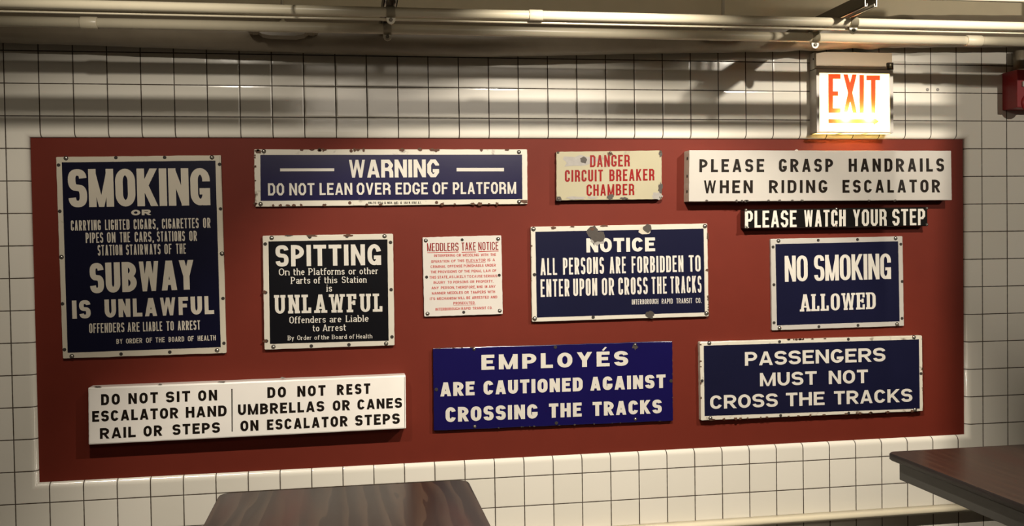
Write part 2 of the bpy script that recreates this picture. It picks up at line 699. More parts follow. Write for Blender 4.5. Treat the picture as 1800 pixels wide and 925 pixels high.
        diag(l + (r - l) * .32, 0.56, r + tx * .05, 0)
    elif ch == 'X':
        diag(l, 0, r, 1)
        diag(r, 0, l, 1)
    elif ch == 'Y':
        vert(mx, 0, 0.5)
        diag(l, 1, mx, 0.42)
        diag(r, 1, mx, 0.42)
    elif ch == 'Z':
        s((0, t), (w, t))
        s((0, b), (w, b))
        diag(l, 0, r, 1)
    elif ch == '&':
        q(arc(mx * .95, .76, (r - l) * .32, .2, -60, 240, 14) + [(r, 0.02)])
        q(arc(mx * .9, .27, (r - l) * .45, .24, 110, 370, 14))
    elif ch in '.':
        s((w / 2 - tx * .55, ty * .5), (w / 2 + tx * .55, ty * .5))
    elif ch == ',':
        s((w / 2 - tx * .55, ty * .5), (w / 2 + tx * .55, ty * .5))
        S.append(([(w / 2 + tx * .2, ty * .5), (w / 2 - tx * .2, -ty)], False, False))
    elif ch == "'":
        s((w / 2, 1), (w / 2, .75))
    elif ch == '1':
        vert(mx)
        s((l, .78), (mx, .95))
    elif ch == '8':
        q(arc(mx, .75, (r - l) * .42, .25 - ty / 2, 0, 360, 16))
        q(arc(mx, .27, (r - l) * .5, .27 - ty / 2, 0, 360, 16))
    # lower case (x height .68)
    elif ch in 'abdeo':
        x = .68
        cy = x / 2
        R1, R2 = (r - l) / 2, (x - ty) / 2
        if ch == 'o':
            q(arc(mx, cy, R1, R2, 0, 360, 20, .9))
        elif ch == 'e':
            q([(l, cy)] [:0] + arc(mx, cy, R1, R2, 2, 318, 18, .9))
            s((l, cy + .02), (r, cy + .02))
        elif ch == 'b':
            S.append(([(l, 0), (l, 1)], True, (l, .5, l, 1)))
            q(arc(mx, cy, R1, R2, 0, 360, 20, .9))
        elif ch == 'd':
            S.append(([(r, 0), (r, 1)], True, (r, 0, r, 1)))
            q(arc(mx, cy, R1, R2, 0, 360, 20, .9))
        else:
            q([(r, 0), (r, x - .2)] + arc(mx, x - .2, R1, .2 - ty / 2, 0, 165, 10))
            S.append(([(r, 0), (r, .01)], True, (r, 0, r, 0)))
            q(arc(mx, .2, R1, .2 - ty / 2, 0, 360, 16))
    elif ch in 'hnmr':
        x = .68
        S.append(([(l, 0), (l, 1 if ch == 'h' else x)], True, (l, 0, l, 1 if ch == 'h' else x)))
        if ch == 'r':
            q([(l, .4)] + arc(w * .62, .42, w * .62 - l, x - .42 - ty / 2, 180, 50, 8))
        else:
            k = 2 if ch == 'm' else 1
            step = (r - l) / k
            for i in range(k):
                x0 = l + step * i
                rr = step / 2
                q([(x0, .4)] + arc(x0 + rr, x - .2, rr, .2 - ty / 2, 180, 0, 12) + [(x0 + step, 0)])
                S.append(([(x0 + step, 0), (x0 + step, .05)], True, (x0 + step, 0, x0 + step, 0)))
    elif ch in 'il':
        S.append(([(w / 2, 0), (w / 2, 1 if ch == 'l' else .68)], True, (w / 2, 0, w / 2, 1 if ch == 'l' else .68)))
        if ch == 'i':
            s((w / 2 - tx * .55, .9), (w / 2 + tx * .55, .9))
    elif ch == 't':
        q([(w * .36, .92), (w * .36, .2)] + arc(w * .36 + (w * .6 - tx / 2), .2, w * .6 - tx / 2, .2 - ty / 2, 180, 300, 8))
        s((0, .68 - ty / 2), (w, .68 - ty / 2))
    elif ch == 'f':
        q([(w * .36, 0)] + arc(w * .36 + w * .5, .8, w * .5, .2 - ty / 2, 180, 60, 8))
        S.append(([(w * .36, 0), (w * .36, .05)], True, (w * .36, 0, w * .36, 0)))
        s((0, .68 - ty / 2), (w, .68 - ty / 2))
    elif ch == 'y':
        S.append(([(l, .68), (mx, .02)], False, (l, .68, l, .68)))
        S.append(([(r, .68), (mx - (r - mx) * .42, -.26)], False, (r, .68, r, .68)))
    return S


def strip(points, tx, ty, miter_close=False):
    """convex quads of a broad stroke along a polyline (pen tx wide, ty high)"""
    P = [Vector((x / tx, y / ty)) for x, y in points]
    Q = [P[0]]
    for p in P[1:]:
        if (p - Q[-1]).length > 1e-5:
            Q.append(p)
    if len(Q) < 2:
        return []
    closed = (Q[0] - Q[-1]).length < 1e-4
    if closed:
        Q.pop()
    n = len(Q)
    L, Rr = [], []
    for i in range(n):
        a = Q[i - 1] if (i > 0 or closed) else None
        c = Q[(i + 1) % n] if (i < n - 1 or closed) else None
        d0 = (Q[i] - a).normalized() if a is not None else None
        d1 = (c - Q[i]).normalized() if c is not None else None
        if d0 is None:
            d0 = d1
        if d1 is None:
            d1 = d0
        n0, n1 = Vector((-d0.y, d0.x)), Vector((-d1.y, d1.x))
        mm = n0 + n1
        if mm.length < 1e-6:
            mm = n0
        mm.normalize()
        k = 0.5 / max(mm.dot(n0), 0.45)
        L.append(Q[i] + mm * k)
        Rr.append(Q[i] - mm * k)
    out = []
    for i in range(n if closed else n - 1):
        j = (i + 1) % n
        dd = Q[j] - Q[i]
        quad = [L[i], L[j], Rr[j], Rr[i]]
        if (L[j] - L[i]).dot(dd) <= 1e-6:        # inner edge folded over in a tight bend
            quad = [(L[i] + L[j]) / 2, Rr[j], Rr[i]]
        elif (Rr[j] - Rr[i]).dot(dd) <= 1e-6:
            quad = [L[i], L[j], (Rr[i] + Rr[j]) / 2]
        out.append([(v.x * tx, v.y * ty) for v in quad])
    return out


def clip_y(poly, lo, hi):
    for sign, lim in ((1, lo), (-1, hi)):
        res = []
        for i in range(len(poly)):
            a, b = poly[i - 1], poly[i]
            ia, ib = sign * (a[1] - lim) >= -1e-9, sign * (b[1] - lim) >= -1e-9
            if ia != ib:
                f = (lim - a[1]) / (b[1] - a[1])
                res.append((a[0] + (b[0] - a[0]) * f, lim))
            if ib:
                res.append(b)
        poly = res
        if len(poly) < 3:
            return []
    return poly


def slabs(G, ch, w, tx, st):
    """rectangular serifs at stem ends and arm tips"""
    sh, sx = st['slab'], st['sx'] * (.55 if ch in 'NWMHUnmh' else 1)
    out = []
    rect = lambda x0, y0, x1, y1: out.append([(x0, y0), (x1, y0), (x1, y1), (x0, y1)])
    xh = .68
    for pts, cl, stem in G:
        if not stem:
            continue
        x0, y0, x1, y1 = stem
        for x, y in {(x0, y0), (x1, y1)}:
            a, c = x - tx / 2 - sx, x + tx / 2 + sx
            if ch == 'A':
                a, c = x - tx / 2 - sx * .7, x + tx / 2 + sx * .9
            if y == 0:
                rect(a, 0, c, sh)
            elif y == 1:
                if ch in 'bdhl':
                    c = x + tx / 2
                if ch in 'LEFBDPRI' and ch != 'L' and ch != 'I':
                    c = x + tx / 2
                rect(a, 1 - sh, c, 1)
            elif abs(y - xh) < 1e-6:
                rect(x - tx / 2 - sx, xh - sh, x + tx / 2 + (sx if ch == 'y' else 0), xh)
    if ch in 'EFT\u00c9':
        rect(w - sh * 1.1, .72, w, 1)
    if ch == 'T':
        rect(0, .72, sh * 1.1, 1)
    if ch in 'EL':
        rect(w - sh * 1.1, 0, w, .3)
    if ch in 'EF':
        rect(w * .88 - sh * 1.1, .40, w * .88, .64)
    return out


def word_polys(word, length, tx, ty, gap, st):
    """convex polygons of a word fitted to `length` (in cap heights)"""
    narrow = {'I': tx, 'i': tx, 'l': tx, '.': tx * 1.1, ',': tx * 1.1, "'": tx}
    if st.get('slab'):
        narrow['I'] = tx + 2 * st['sx']
        narrow['i'] = narrow['l'] = tx + st['sx']
    tot = sum(REL[c] for c in word)
    fixed = sum(narrow.get(c, 0) for c in word) + gap * (len(word) - 1)
    W = (length - fixed) / tot if tot else 0
    x = 0.0
    if not tot:
        x = (length - fixed) / 2
    out = []
    for c in word:
        w = narrow.get(c) or REL[c] * W
        txx = min(tx, w * 0.42) if c not in narrow else tx
        G = glyph(c, w, txx, ty, st)
        for pts, cl, stem in G:
            if len(pts) < 2:
                continue
            thin = st.get('thin')
            diag = len(pts) == 2 and abs(pts[0][0] - pts[1][0]) > 1e-6 and abs(pts[0][1] - pts[1][1]) > 1e-6
            fx = (.70 if c in 'WM' else (.62 if w < .36 else .8) if c == 'N' else .9) if diag else 1.0
            if c == '\u00c9' and not cl:
                fx = .42
            for poly in strip(pts, txx * fx, ty * fx):
                if cl:
                    poly = clip_y(poly, 0.0, 1.0)
                if len(poly) >= 3:
                    out.append([(px + x, py) for px, py in poly])
        if st.get('slab'):
            for poly in slabs(G, c, w, txx, st):
                out.append([(px + x, py) for px, py in poly])
        x += w + gap
    return out


def union(polys):
    """one clean triangulation of overlapping convex polygons"""
    V, F = [], []
    for p in polys:
        a = sum(p[i - 1][0] * p[i][1] - p[i][0] * p[i - 1][1] for i in range(len(p)))
        if abs(a) < 1e-7:
            continue
        F.append(list(range(len(V), len(V) + len(p))))
        if a < 0:
            F[-1].reverse()
        V += [Vector(q) for q in p]
    V2, E2, F2, _, _, _ = delaunay_2d_cdt(V, [], F, 0, 1e-5)
    c = np.array([[sum(V2[i].x for i in f) / len(f), sum(V2[i].y for i in f) / len(f)] for f in F2])
    keep = np.zeros(len(F2), bool)
    for f in F:
        p = np.array([(V[i].x, V[i].y) for i in f])
        e = np.roll(p, -1, 0) - p
        rel = c[:, None, :] - p[None]
        keep |= (e[None, :, 0] * rel[:, :, 1] - e[None, :, 1] * rel[:, :, 0] >= -1e-7).all(1)
    return V2, [f for f, k in zip(F2, keep) if k]


# ------------------------------------------------------------------ signs
class Sign:
    def __init__(self, name, label, crop, corners, depth, mats, inner=None, wobble=0.0005, corner=0.004,
                 side=None, lip=0.0016, seed=1, group='signs on the red wall panel', cat='sign', plate='plate'):
        self.crop = crop
        self.yf = RECESS - depth
        self.rnd = random.Random(seed)
        self.off = 0.0
        W = [self.w(*c) for c in corners]         # tl, tr, br, bl
        self.corners = [self.p(*c) for c in corners]
        mid = (W[2] + W[3]) / 2
        self.root = thing(name, (mid.x, RECESS, mid.z), label, cat, group)
        self.lean = ((self.corners[3][0] - self.corners[0][0]) / (self.corners[3][1] - self.corners[0][1]),
                     (self.corners[2][0] - self.corners[1][0]) / (self.corners[2][1] - self.corners[1][1]))
        self.xs = ((self.corners[0][0] + self.corners[3][0]) / 2, (self.corners[1][0] + self.corners[2][0]) / 2)
        out = self.outline(W, wobble, corner)
        bm = prism_bm(out, self.yf, RECESS, lip)
        pl = obj(plate, bm, mats['plate'], self.root)
        self.plate = pl
        if side:
            pl.data.materials.append(side)
            for f in pl.data.polygons:
                if abs(f.normal.y) < 0.2:
                    f.material_index = 1
        if inner:
            V = [self.w(*c, d=0.0004) for c in inner]
            bm = bmesh.new()
            o2 = self.outline(V, 0.0002, 0.001)
            prism_bm(o2, self.yf - 0.0004, self.yf + 0.0004, 0.0, bm)
            obj('enamel_field', bm, mats['field'], self.root, label=mats.get('field_label'))
        self.mats = mats

    def p(self, X, Y):
        x0, y0, s = self.crop
        return x0 + X / s, y0 + Y / s

    def w(self, X, Y, d=0.0):
        px, py = self.p(X, Y)
        return at(px, py, self.yf - d)

    def outline(self, W, wob, rad):
        pts = []
        n = 22
        for i in range(4):
            a, b = W[i], W[(i + 1) % 4]
            e = (b - a)
            L = e.length
            u = e / L
            nn = Vector((-u.z, 0, u.x))
            p = W[i - 1]
            # rounded corner
            up = (a - p).normalized()
            for k in (0.0, 0.33, 0.67):
                c0, c1 = a - up * rad, a + u * rad
                q = c0 * (1 - k) ** 2 + a * 2 * k * (1 - k) + c1 * k ** 2
                pts.append((q.x, q.z))
            for k in range(n + 1):
                q = a + u * (rad + (L - 2 * rad) * k / n) + nn * self.rnd.uniform(-wob, wob)
                pts.append((q.x, q.z))
        return pts[::-1]

    def text(self, words, line, tx, ty, gap=0.12, mat='letter', st=None, d=0.0007, label=None, name='lettering'):
        """words: (string, left, right) in crop units; line: (xa, top_a, base_a, xb, top_b, base_b)"""
        st = st or {}
        xa, ta, ba, xb, tb, bb = line
        bm = bmesh.new()
        for wd, x0, x1 in words:
            xm = (x0 + x1) / 2
            base = lambda x: ba + (bb - ba) * (x - xa) / (xb - xa)
            top = lambda x: ta + (tb - ta) * (x - xa) / (xb - xa)
            cap = base(xm) - top(xm)
            def place(u, v):
                X = x0 + u * cap
                h = base(X) - top(X)
                Y = base(X) - v * h
                f = (self.p(X, Y)[0] - self.xs[0]) / (self.xs[1] - self.xs[0])
                ln = self.lean[0] + (self.lean[1] - self.lean[0]) * f
                X += ln * (Y - (base(X) - h / 2))
                return self.w(X, Y, d)
            V2, F2 = union(word_polys(wd, (x1 - x0) / cap, tx, ty, gap, st))
            vv = [bm.verts.new(place(*p)) for p in V2]
            for f in F2:
                bm.faces.new([vv[i] for i in f])
        for f in bm.faces:
            f.normal_update()
            if f.normal.y > 0:
                f.normal_flip()
        return obj(name, bm, self.mats[mat] if isinstance(mat, str) else mat, self.root, label=label)

    def bar(self, quad, mat='letter', d=0.0007, name='printed_bar'):
        bm = bmesh.new()
        bm.faces.new([bm.verts.new(self.w(*c, d=d)) for c in quad])
        for f in bm.faces:
            f.normal_update()
            if f.normal.y > 0:
                f.normal_flip()
        return obj(name, bm, self.mats[mat], self.root)

    def screws(self, pts, r=0.0062):
        for X, Y in pts:
            c = self.w(X, Y)
            bm = lathe_bm(c, (0, -1, 0), [(-0.004, r), (0.0010, r), (0.0030, r * .78), (0.0042, r * .35), (0.0044, 0.0)], 14)
            o = obj('screw', bm, M['steel'], self.root, origin=c)
            bm = lathe_bm(c, (0, -1, 0), [(-.003, r * 1.22), (.0007, r * 1.22), (.0009, r * 1.1), (.0009, 0)], 14)
            obj('washer', bm, M['hole'], o, origin=c)

    def holes(self, pts, r=0.0058, mat=None):
        for X, Y in pts:
            c = self.w(X, Y)
            bm = lathe_bm(c, (0, -1, 0), [(-0.002, r), (0.0008, r), (0.0010, r * .85), (0.0009, r * .5), (0.0009, 0.0)], 14)
            obj('screw_hole', bm, mat or M['hole'], self.root, origin=c)

    def blot(self, X, Y, rx, ry, mat=None, d=0.0010, name='chipped_enamel', n=16, jag=0.3):
        bm = bmesh.new()
        vv = []
        for k in range(n):
            a = 2 * PI * k / n
            f = 1 + self.rnd.uniform(-jag, jag)
            vv.append(bm.verts.new(self.w(X + rx * f * math.cos(a), Y + ry * f * math.sin(a), d)))
        bm.faces.new(vv)
        for f in bm.faces:
            f.normal_update()
            if f.normal.y > 0:
                f.normal_flip()
        return obj(name, bm, mat or M['chip'], self.root)

    def chips_along(self, a, b, n, size, mat=None):
        for _ in range(n):
            f = self.rnd.random()
            self.blot(a[0] + (b[0] - a[0]) * f, a[1] + (b[1] - a[1]) * f, size * self.rnd.uniform(.5, 1.5), size * self.rnd.uniform(.4, 1.0), mat or M['rust'])


HEAVY = dict(k=1.5, term=(.64, .36), spur=True, se=.75, mv=0.0)
COND = dict(k=1.4, term=(.68, .32), se=.7)
WIDE = dict(k=1.0, term=(.70, .30), se=.9)
BEVEL = dict(bevel=True, term=(.66, .34), rleg='v')
ROUND = dict(k=1.15, term=(.68, .32), se=.8)
SLAB = dict(k=1.4, term=(.7, .32), slab=.14, sx=.085, se=.8)
ROMAN = dict(k=1.1, term=(.7, .28), slab=.07, sx=.06, se=.85)

# --- smoking / subway
s = Sign('enamel_sign', 'tall navy blue enamel sign with dull white frame, lettering begins SMOKING OR', (80, 250, 2.311),
         [(42, 60), (713, 53), (735, 857), (70, 880)], 0.012, dict(plate=M['white_grey'], field=M['bluish'], letter=M['letter_grey'], field_label='navy blue enamel field'),
         [(66, 82), (690, 75), (712, 833), (90, 856)], seed=11)
s.text([('SMOKING', 92, 668)], (92, 110, 265, 668, 105, 256), .20, .17, .045, st=HEAVY)
s.text([('OR', 348, 428)], (348, 275, 298, 428, 274, 296), .5, .28, .25, st=WIDE)
s.text([('CARRYING', 103, 224), ('LIGHTED', 242, 341), ('CIGARS,', 358, 457), ('CIGARETTES', 473, 622), ('OR', 640, 670)], (103, 318, 360, 670, 307, 348), .125, .12, .1, st=COND)
s.text([('PIPES', 163, 234), ('ON', 250, 284), ('THE', 302, 343), ('CARS,', 362, 440), ('STATIONS', 453, 566), ('OR', 584, 615)], (163, 368, 410, 615, 360, 401), .125, .12, .1, st=COND)
s.text([('STATION', 212, 312), ('STAIRWAYS', 327, 467), ('OF', 483, 512), ('THE', 530, 570)], (212, 418, 461, 570, 412, 453), .125, .12, .1, st=COND)
s.text([('SUBWAY', 180, 603)], (180, 492, 615, 603, 478, 598), .205, .18, .06, st=HEAVY)
s.text([('IS', 108, 183), ('UNLAWFUL', 240, 684)], (108, 644, 718, 684, 625, 698), .25, .21, .14, st=HEAVY)
s.text([('OFFENDERS', 177, 320), ('ARE', 333, 382), ('LIABLE', 396, 474), ('TO', 491, 521), ('ARREST', 537, 628)], (177, 737, 776, 628, 724, 762), .13, .12, .1, st=COND)
s.text([('BY', 288, 313), ('ORDER', 327, 393), ('OF', 408, 433), ('THE', 447, 484), ('BOARD', 500, 563), ('OF', 578, 602), ('HEALTH', 618, 692)], (288, 800, 820, 692, 784, 805), .16, .15, .14, st=ROUND)
s.screws([(83, 65), (676, 62), (107, 870), (697, 846), (65, 467), (717, 453)])
s.holes([(286, 63), (484, 62), (53, 93), (707, 90), (58, 281), (711, 271), (69, 657), (721, 635), (77, 843), (725, 817), (307, 861), (505, 853)])

# --- warning
s = Sign('enamel_sign', 'long indigo enamel sign with rust-specked white frame reading WARNING', (430, 240, 3.4615),
         [(57, 78), (1720, 78), (1722, 411), (63, 428)], 0.012, dict(plate=M['white_worn'], field=M['indigo'], letter=M['letter_white'], black=M['letter_black'], field_label='indigo blue enamel field'),
         [(95, 112), (1688, 110), (1690, 381), (97, 392)], seed=12)
s.bar([(216, 195), (545, 194), (545, 211), (216, 212)])
s.bar([(1290, 191), (1578, 191), (1578, 212), (1290, 212)])
s.text([('WARNING', 632, 1183)], (632, 142, 251, 1183, 140, 248), .215, .19, .08, st=BEVEL)
s.text([('DO', 142, 240), ('NOT', 272, 425), ('LEAN', 456, 655), ('OVER', 682, 888), ('EDGE', 918, 1115), ('OF', 1145, 1237), ('PLATFORM', 1267, 1652)], (142, 285, 359, 1652, 277, 348), .175, .16, .12, st=BEVEL)
s.text([('BALTO', 753, 800), ('EN', 812, 840), ('&', 850, 860), ('NOV.', 868, 902), ('MD.', 910, 938), ('&', 948, 958), ('188', 968, 992), ('W.', 998, 1012), ("B'WAY.", 1018, 1052), ('N.Y.', 1056, 1075)], (753, 397, 411, 1075, 396, 410), .2, .18, .1, mat='black', st=ROUND)
s.screws([(117, 90), (1669, 95), (97, 412), (1670, 398)])
s.holes([(648, 88), (1164, 86), (640, 404), (1168, 402)], mat=M['rust'])
s.chips_along((60, 82), (1720, 82), 16, 12)
s.chips_along((62, 420), (1720, 408), 14, 11)
s.chips_along((62, 90), (66, 420), 6, 9)
s.blot(1700, 395, 24, 12, M['rust'])
s.blot(82, 92, 22, 10, M['rust'])

# --- spitting
s = Sign('enamel_sign', 'near square black enamel sign with white frame, heading SPITTING', (450, 395, 3.936),
         [(45, 77), (948, 63), (959, 836), (58, 866)], 0.014, dict(plate=M['white'], field=M['black'], letter=M['letter_white'], field_label='black enamel field'),
         [(86, 116), (909, 102), (918, 803), (97, 826)], seed=13)
s.text([('SPITTING', 135, 865)], (135, 143, 291, 865, 135, 279), .21, .18, .12, st=HEAVY)
s.text([('On', 158, 232), ('the', 258, 336), ('Platforms', 364, 613), ('or', 640, 692), ('other', 716, 845)], (158, 304, 352, 845, 296, 342), .145, .10, .13, st=ROMAN)
s.text([('Parts', 242, 375), ('of', 399, 445), ('this', 472, 562), ('Station', 594, 765)], (242, 362, 410, 765, 357, 402), .145, .10, .13, st=ROMAN)
s.text([('is', 487, 526)], (487, 414, 464, 526, 414, 463), .145, .10, .13, st=ROMAN)
s.text([('UNLAWFUL', 131, 874)], (131, 488, 617, 874, 477, 602), .19, .12, .22, st=SLAB)
s.text([('Offenders', 231, 482), ('are', 509, 590), ('Liable', 622, 779)], (231, 637, 684, 779, 625, 671), .145, .10, .13, st=ROMAN)
s.text([('to', 392, 438), ('Arrest', 462, 622)], (392, 694, 739, 622, 687, 734), .145, .10, .13, st=ROMAN)
s.text([('By', 220, 262), ('Order', 286, 384), ('of', 404, 440), ('the', 450, 506), ('Board', 525, 628), ('of', 646, 680), ('Health', 694, 804)], (220, 769, 801, 804, 757, 786), .14, .10, .16, st=ROMAN)
s.screws([(108, 92), (889, 80), (120, 846), (900, 823)])
s.holes([(64, 134), (931, 123), (935, 450), (941, 777), (383, 840), (643, 831), (66, 470), (72, 806), (372, 85), (630, 80)], r=.0062)
s.blot(385, 76, 36, 9, M['rust'])
s.blot(636, 74, 32, 8, M['rust'])
s.blot(228, 77, 26, 5)
s.blot(57, 468, 14, 12, M['rust'])
s.blot(62, 806, 16, 10, M['rust'])

# --- danger
s = Sign('enamel_sign', 'small stained cream enamel sign with red letters reading DANGER CIRCUIT BREAKER CHAMBER', (960, 240, 6.608),
         [(118, 178), (1343, 161), (1344, 730), (120, 743)], 0.026, dict(plate=M['cream'], letter=M['letter_red']), side=M['jet'], corner=0.003, seed=14)
s.text([('DANGER', 510, 973)], (510, 218, 357, 973, 211, 347), .165, .15, .12, st=dict(BEVEL, k=.9))
s.text([('CIRCUIT', 218, 660), ('BREAKER', 735, 1258)], (218, 391, 528, 1258, 376, 511), .165, .15, .13, st=dict(BEVEL, k=.9))
s.text([('CHAMBER', 470, 1024)], (470, 558, 691, 1024, 550, 682), .165, .15, .13, st=dict(BEVEL, k=.9))
s.blot(400, 290, 210, 65, M['chip_halo'], d=.0005, name='worn_patch', jag=.35)
s.blot(1290, 690, 55, 42, M['chip_halo'], d=.0005, name='worn_patch')
s.blot(440, 272, 42, 42, d=.0011)
s.blot(745, 702, 36, 34, d=.0011)
s.blot(910, 718, 45, 13)
s.blot(1328, 600, 24, 60, d=.0011)
s.blot(1328, 205, 18, 36, d=.0009)
s.blot(150, 722, 36, 26, d=.0005)
s.blot(350, 715, 110, 18, M['chip_halo'], name='worn_patch')
s.blot(540, 710, 60, 12, M['chip_halo'], name='worn_patch')
s.blot(745, 200, 32, 24, M['rust'], d=.0008)
s.screws([(138, 187), (745, 190), (1330, 176), (142, 727), (1330, 708)], r=.0038)

# --- meddlers
s = Sign('enamel_sign', 'small white enamel sign of thin red print headed MEDDLERS TAKE NOTICE', (730, 400, 5.441),
         [(68, 95), (823, 75), (838, 830), (85, 855)], 0.010, dict(plate=M['white_paper'], letter=M['letter_thin_red']), seed=15)
s.text([('MEDDLERS', 113, 413), ('TAKE', 443, 578), ('NOTICE', 603, 795)], (113, 150, 229, 795, 137, 214), .11, .1, .1, st=dict(COND, bevel=True, k=.9), mat=M['letter_red'])
for x0, x1, y0, y1 in ((115, 415, 239, 231), (443, 580, 233, 231), (605, 797, 228, 222)):
    s.bar([(x0, y0), (x1, y1), (x1, y1 + 6), (x0, y0 + 6)], name='underline')
SM = [
    ([('INTERFERING', 180, 382), ('OR', 396, 438), ('MEDDLING', 455, 608), ('WITH', 627, 697), ('THE', 720, 772)], 180, 283, 772, 272),
    ([('OPERATION', 152, 325), ('OF', 343, 388), ('THIS', 403, 468), ('ELEVATOR', 487, 673), ('IS', 692, 718), ('A', 740, 762)], 152, 339, 762, 322),
    ([('CRIMINAL', 147, 292), ('OFFENSE', 308, 450), ('PUNISHABLE', 463, 655), ('UNDER', 670, 770)], 147, 388, 770, 373),
    ([('THE', 147, 203), ('PROVISIONS', 217, 398), ('OF', 413, 455), ('THE', 468, 522), ('PENAL', 538, 637), ('LAW', 653, 723), ('OF', 737, 775)], 147, 439, 775, 425),
    ([('THIS', 135, 200), ('STATE,', 213, 316), ('AS', 323, 365), ('LIKELY', 375, 485), ('TO', 495, 535), ('CAUSE', 543, 645), ('SERIOUS', 655, 785)], 135, 490, 785, 475),
    ([('INJURY', 175, 287), ('TO', 310, 348), ('PERSONS', 363, 508), ('OR', 525, 565), ('PROPERTY.', 582, 748)], 175, 540, 748, 527),
    ([('ANY', 155, 225), ('PERSON,', 245, 378), ('THEREFORE,', 388, 578), ('WHO', 587, 645), ('IN', 665, 688), ('ANY', 703, 768)], 155, 592, 768, 576),
    ([('MANNER', 160, 290), ('MEDDLES', 308, 455), ('OR', 470, 512), ('TAMPERS', 530, 675), ('WITH', 692, 763)], 160, 642, 763, 627),
    ([('ITS', 140, 190), ('MECHANISM', 207, 392), ('WILL', 405, 475), ('BE', 490, 525), ('ARRESTED', 543, 705), ('AND', 720, 783)], 140, 695, 783, 677),
    ([('PROSECUTED.', 365, 575)], 365, 738, 575, 732),
    ([('INTERBOROUGH', 193, 428), ('RAPID', 442, 530), ('TRANSIT', 548, 678), ('CO.', 693, 737)], 193, 796, 737, 780),
]
for words, xa, ya, xb, yb in SM:
    s.text(words, (xa, ya - 25, ya, xb, yb - 25, yb), .17, .15, .16, st=WIDE)
s.bar([(487, 337), (673, 331), (673, 334), (487, 340)], name='underline')
s.bar([(365, 744), (575, 738), (575, 741), (365, 747)], name='underline')
s.screws([(100, 125), (792, 110), (117, 825), (807, 797)], r=.0058)
s.holes([(448, 118), (108, 475), (803, 457), (463, 811)], r=.0054)

# --- notice
s = Sign('enamel_sign', 'wide navy enamel sign with white frame and two large grey chips, headed NOTICE', (920, 380, 4.6235),
         [(60, 87), (1495, 60), (1507, 815), (70, 860)], 0.014, dict(plate=M['white'], field=M['navy'], letter=M['letter_white'], field_label='navy blue enamel field'),
         [(97, 127), (1465, 102), (1475, 783), (110, 825)], seed=16)
s.text([('NOTICE', 512, 1070)], (512, 181, 296, 1070, 173, 286), .27, .22, .14, st=ROUND)
s.text([('ALL', 138, 273), ('PERSONS', 322, 655), ('ARE', 700, 833), ('FORBIDDEN', 880, 1300), ('TO', 1345, 1440)], (138, 343, 481, 1440, 317, 450), .12, .115, .09, st=COND)
s.text([('ENTER', 140, 375), ('UPON', 405, 600), ('OR', 638, 737), ('CROSS', 772, 1010), ('THE', 1042, 1165), ('TRACKS', 1195, 1447)], (140, 515, 658, 1447, 485, 622), .12, .115, .09, st=COND)
s.text([('INTERBOROUGH', 882, 1097), ('RAPID', 1125, 1213), ('TRANSIT', 1243, 1372), ('CO.', 1402, 1448)], (882, 677, 719, 1448, 665, 706), .11, .11, .12, st=COND)
s.blot(600, 195, 62, 40, M['chip_halo'], d=.0010, name='worn_patch', jag=.25)
s.blot(560, 130, 46, 52, d=.0012, jag=.15)
s.blot(605, 165, 58, 48, d=.0014, jag=.2)
s.blot(560, 105, 16, 12, M['rust'], d=.0017)
s.blot(985, 120, 50, 32, M['white_grey'], d=.0010, name='worn_patch', jag=.2)
s.blot(1008, 100, 34, 34, d=.0012, jag=.15)
s.blot(1028, 806, 30, 32, d=.0012, jag=.3)
s.blot(243, 95, 20, 15, M['rust'])
s.blot(400, 87, 20, 7, M['rust'])
s.blot(655, 80, 30, 7, M['rust'])
s.blot(1495, 440, 14, 11, M['rust'])
s.chips_along((1498, 130), (1500, 215), 5, 9)
s.chips_along((1503, 640), (1505, 800), 9, 9)
s.chips_along((66, 230), (68, 260), 2, 7)
s.chips_along((66, 300), (68, 840), 3, 5)
s.screws([(82, 106), (1475, 82), (92, 834), (1487, 791)], r=.0068)
s.holes([(90, 476), (567, 822)], r=.0064)

# --- please grasp (deep box)
s = Sign('box_sign', 'long deep white enamel box sign with black letters reading PLEASE GRASP HANDRAILS', (1190, 240, 3.6),
         [(78, 87), (1735, 90), (1740, 403), (75, 412)], 0.055, dict(plate=M['white_soft'], letter=M['letter_black']), corner=.002, wobble=.0003, side=M['white_grey'], seed=17, plate='box')
s.text([('PLEASE', 142, 552), ('GRASP', 645, 988), ('HANDRAILS', 1087, 1690)], (142, 144, 226, 1690, 138, 222), .21, .19, .27, st=ROUND)
s.text([('WHEN', 168, 480), ('RIDING', 583, 952), ('ESCALATOR', 1048, 1665)], (168, 278, 360, 1665, 273, 354), .21, .19, .27, st=ROUND)
s.chips_along((375, 408), (450, 408), 5, 9, M['chip'])
for x in (188, 580, 650, 730, 792, 1215, 1380):
    s.blot(x, 405, 9, 6)
s.blot(757, 88, 10, 5, M['letter_white'])
for fx, fz in ((.03, .85), (.03, .5), (.028, .2)):
    c0, c1 = s.w(78, 87), s.w(75, 412)
    c = c0.lerp(c1, 1 - fz)
    c.y = s.yf + .02
    bm = lathe_bm(c, (-1, 0, 0), [(-.004, .006), (.0008, .006), (.001, .003), (.001, 0)], 12)
    obj('screw_hole', bm, M['hole'], s.root, origin=c)

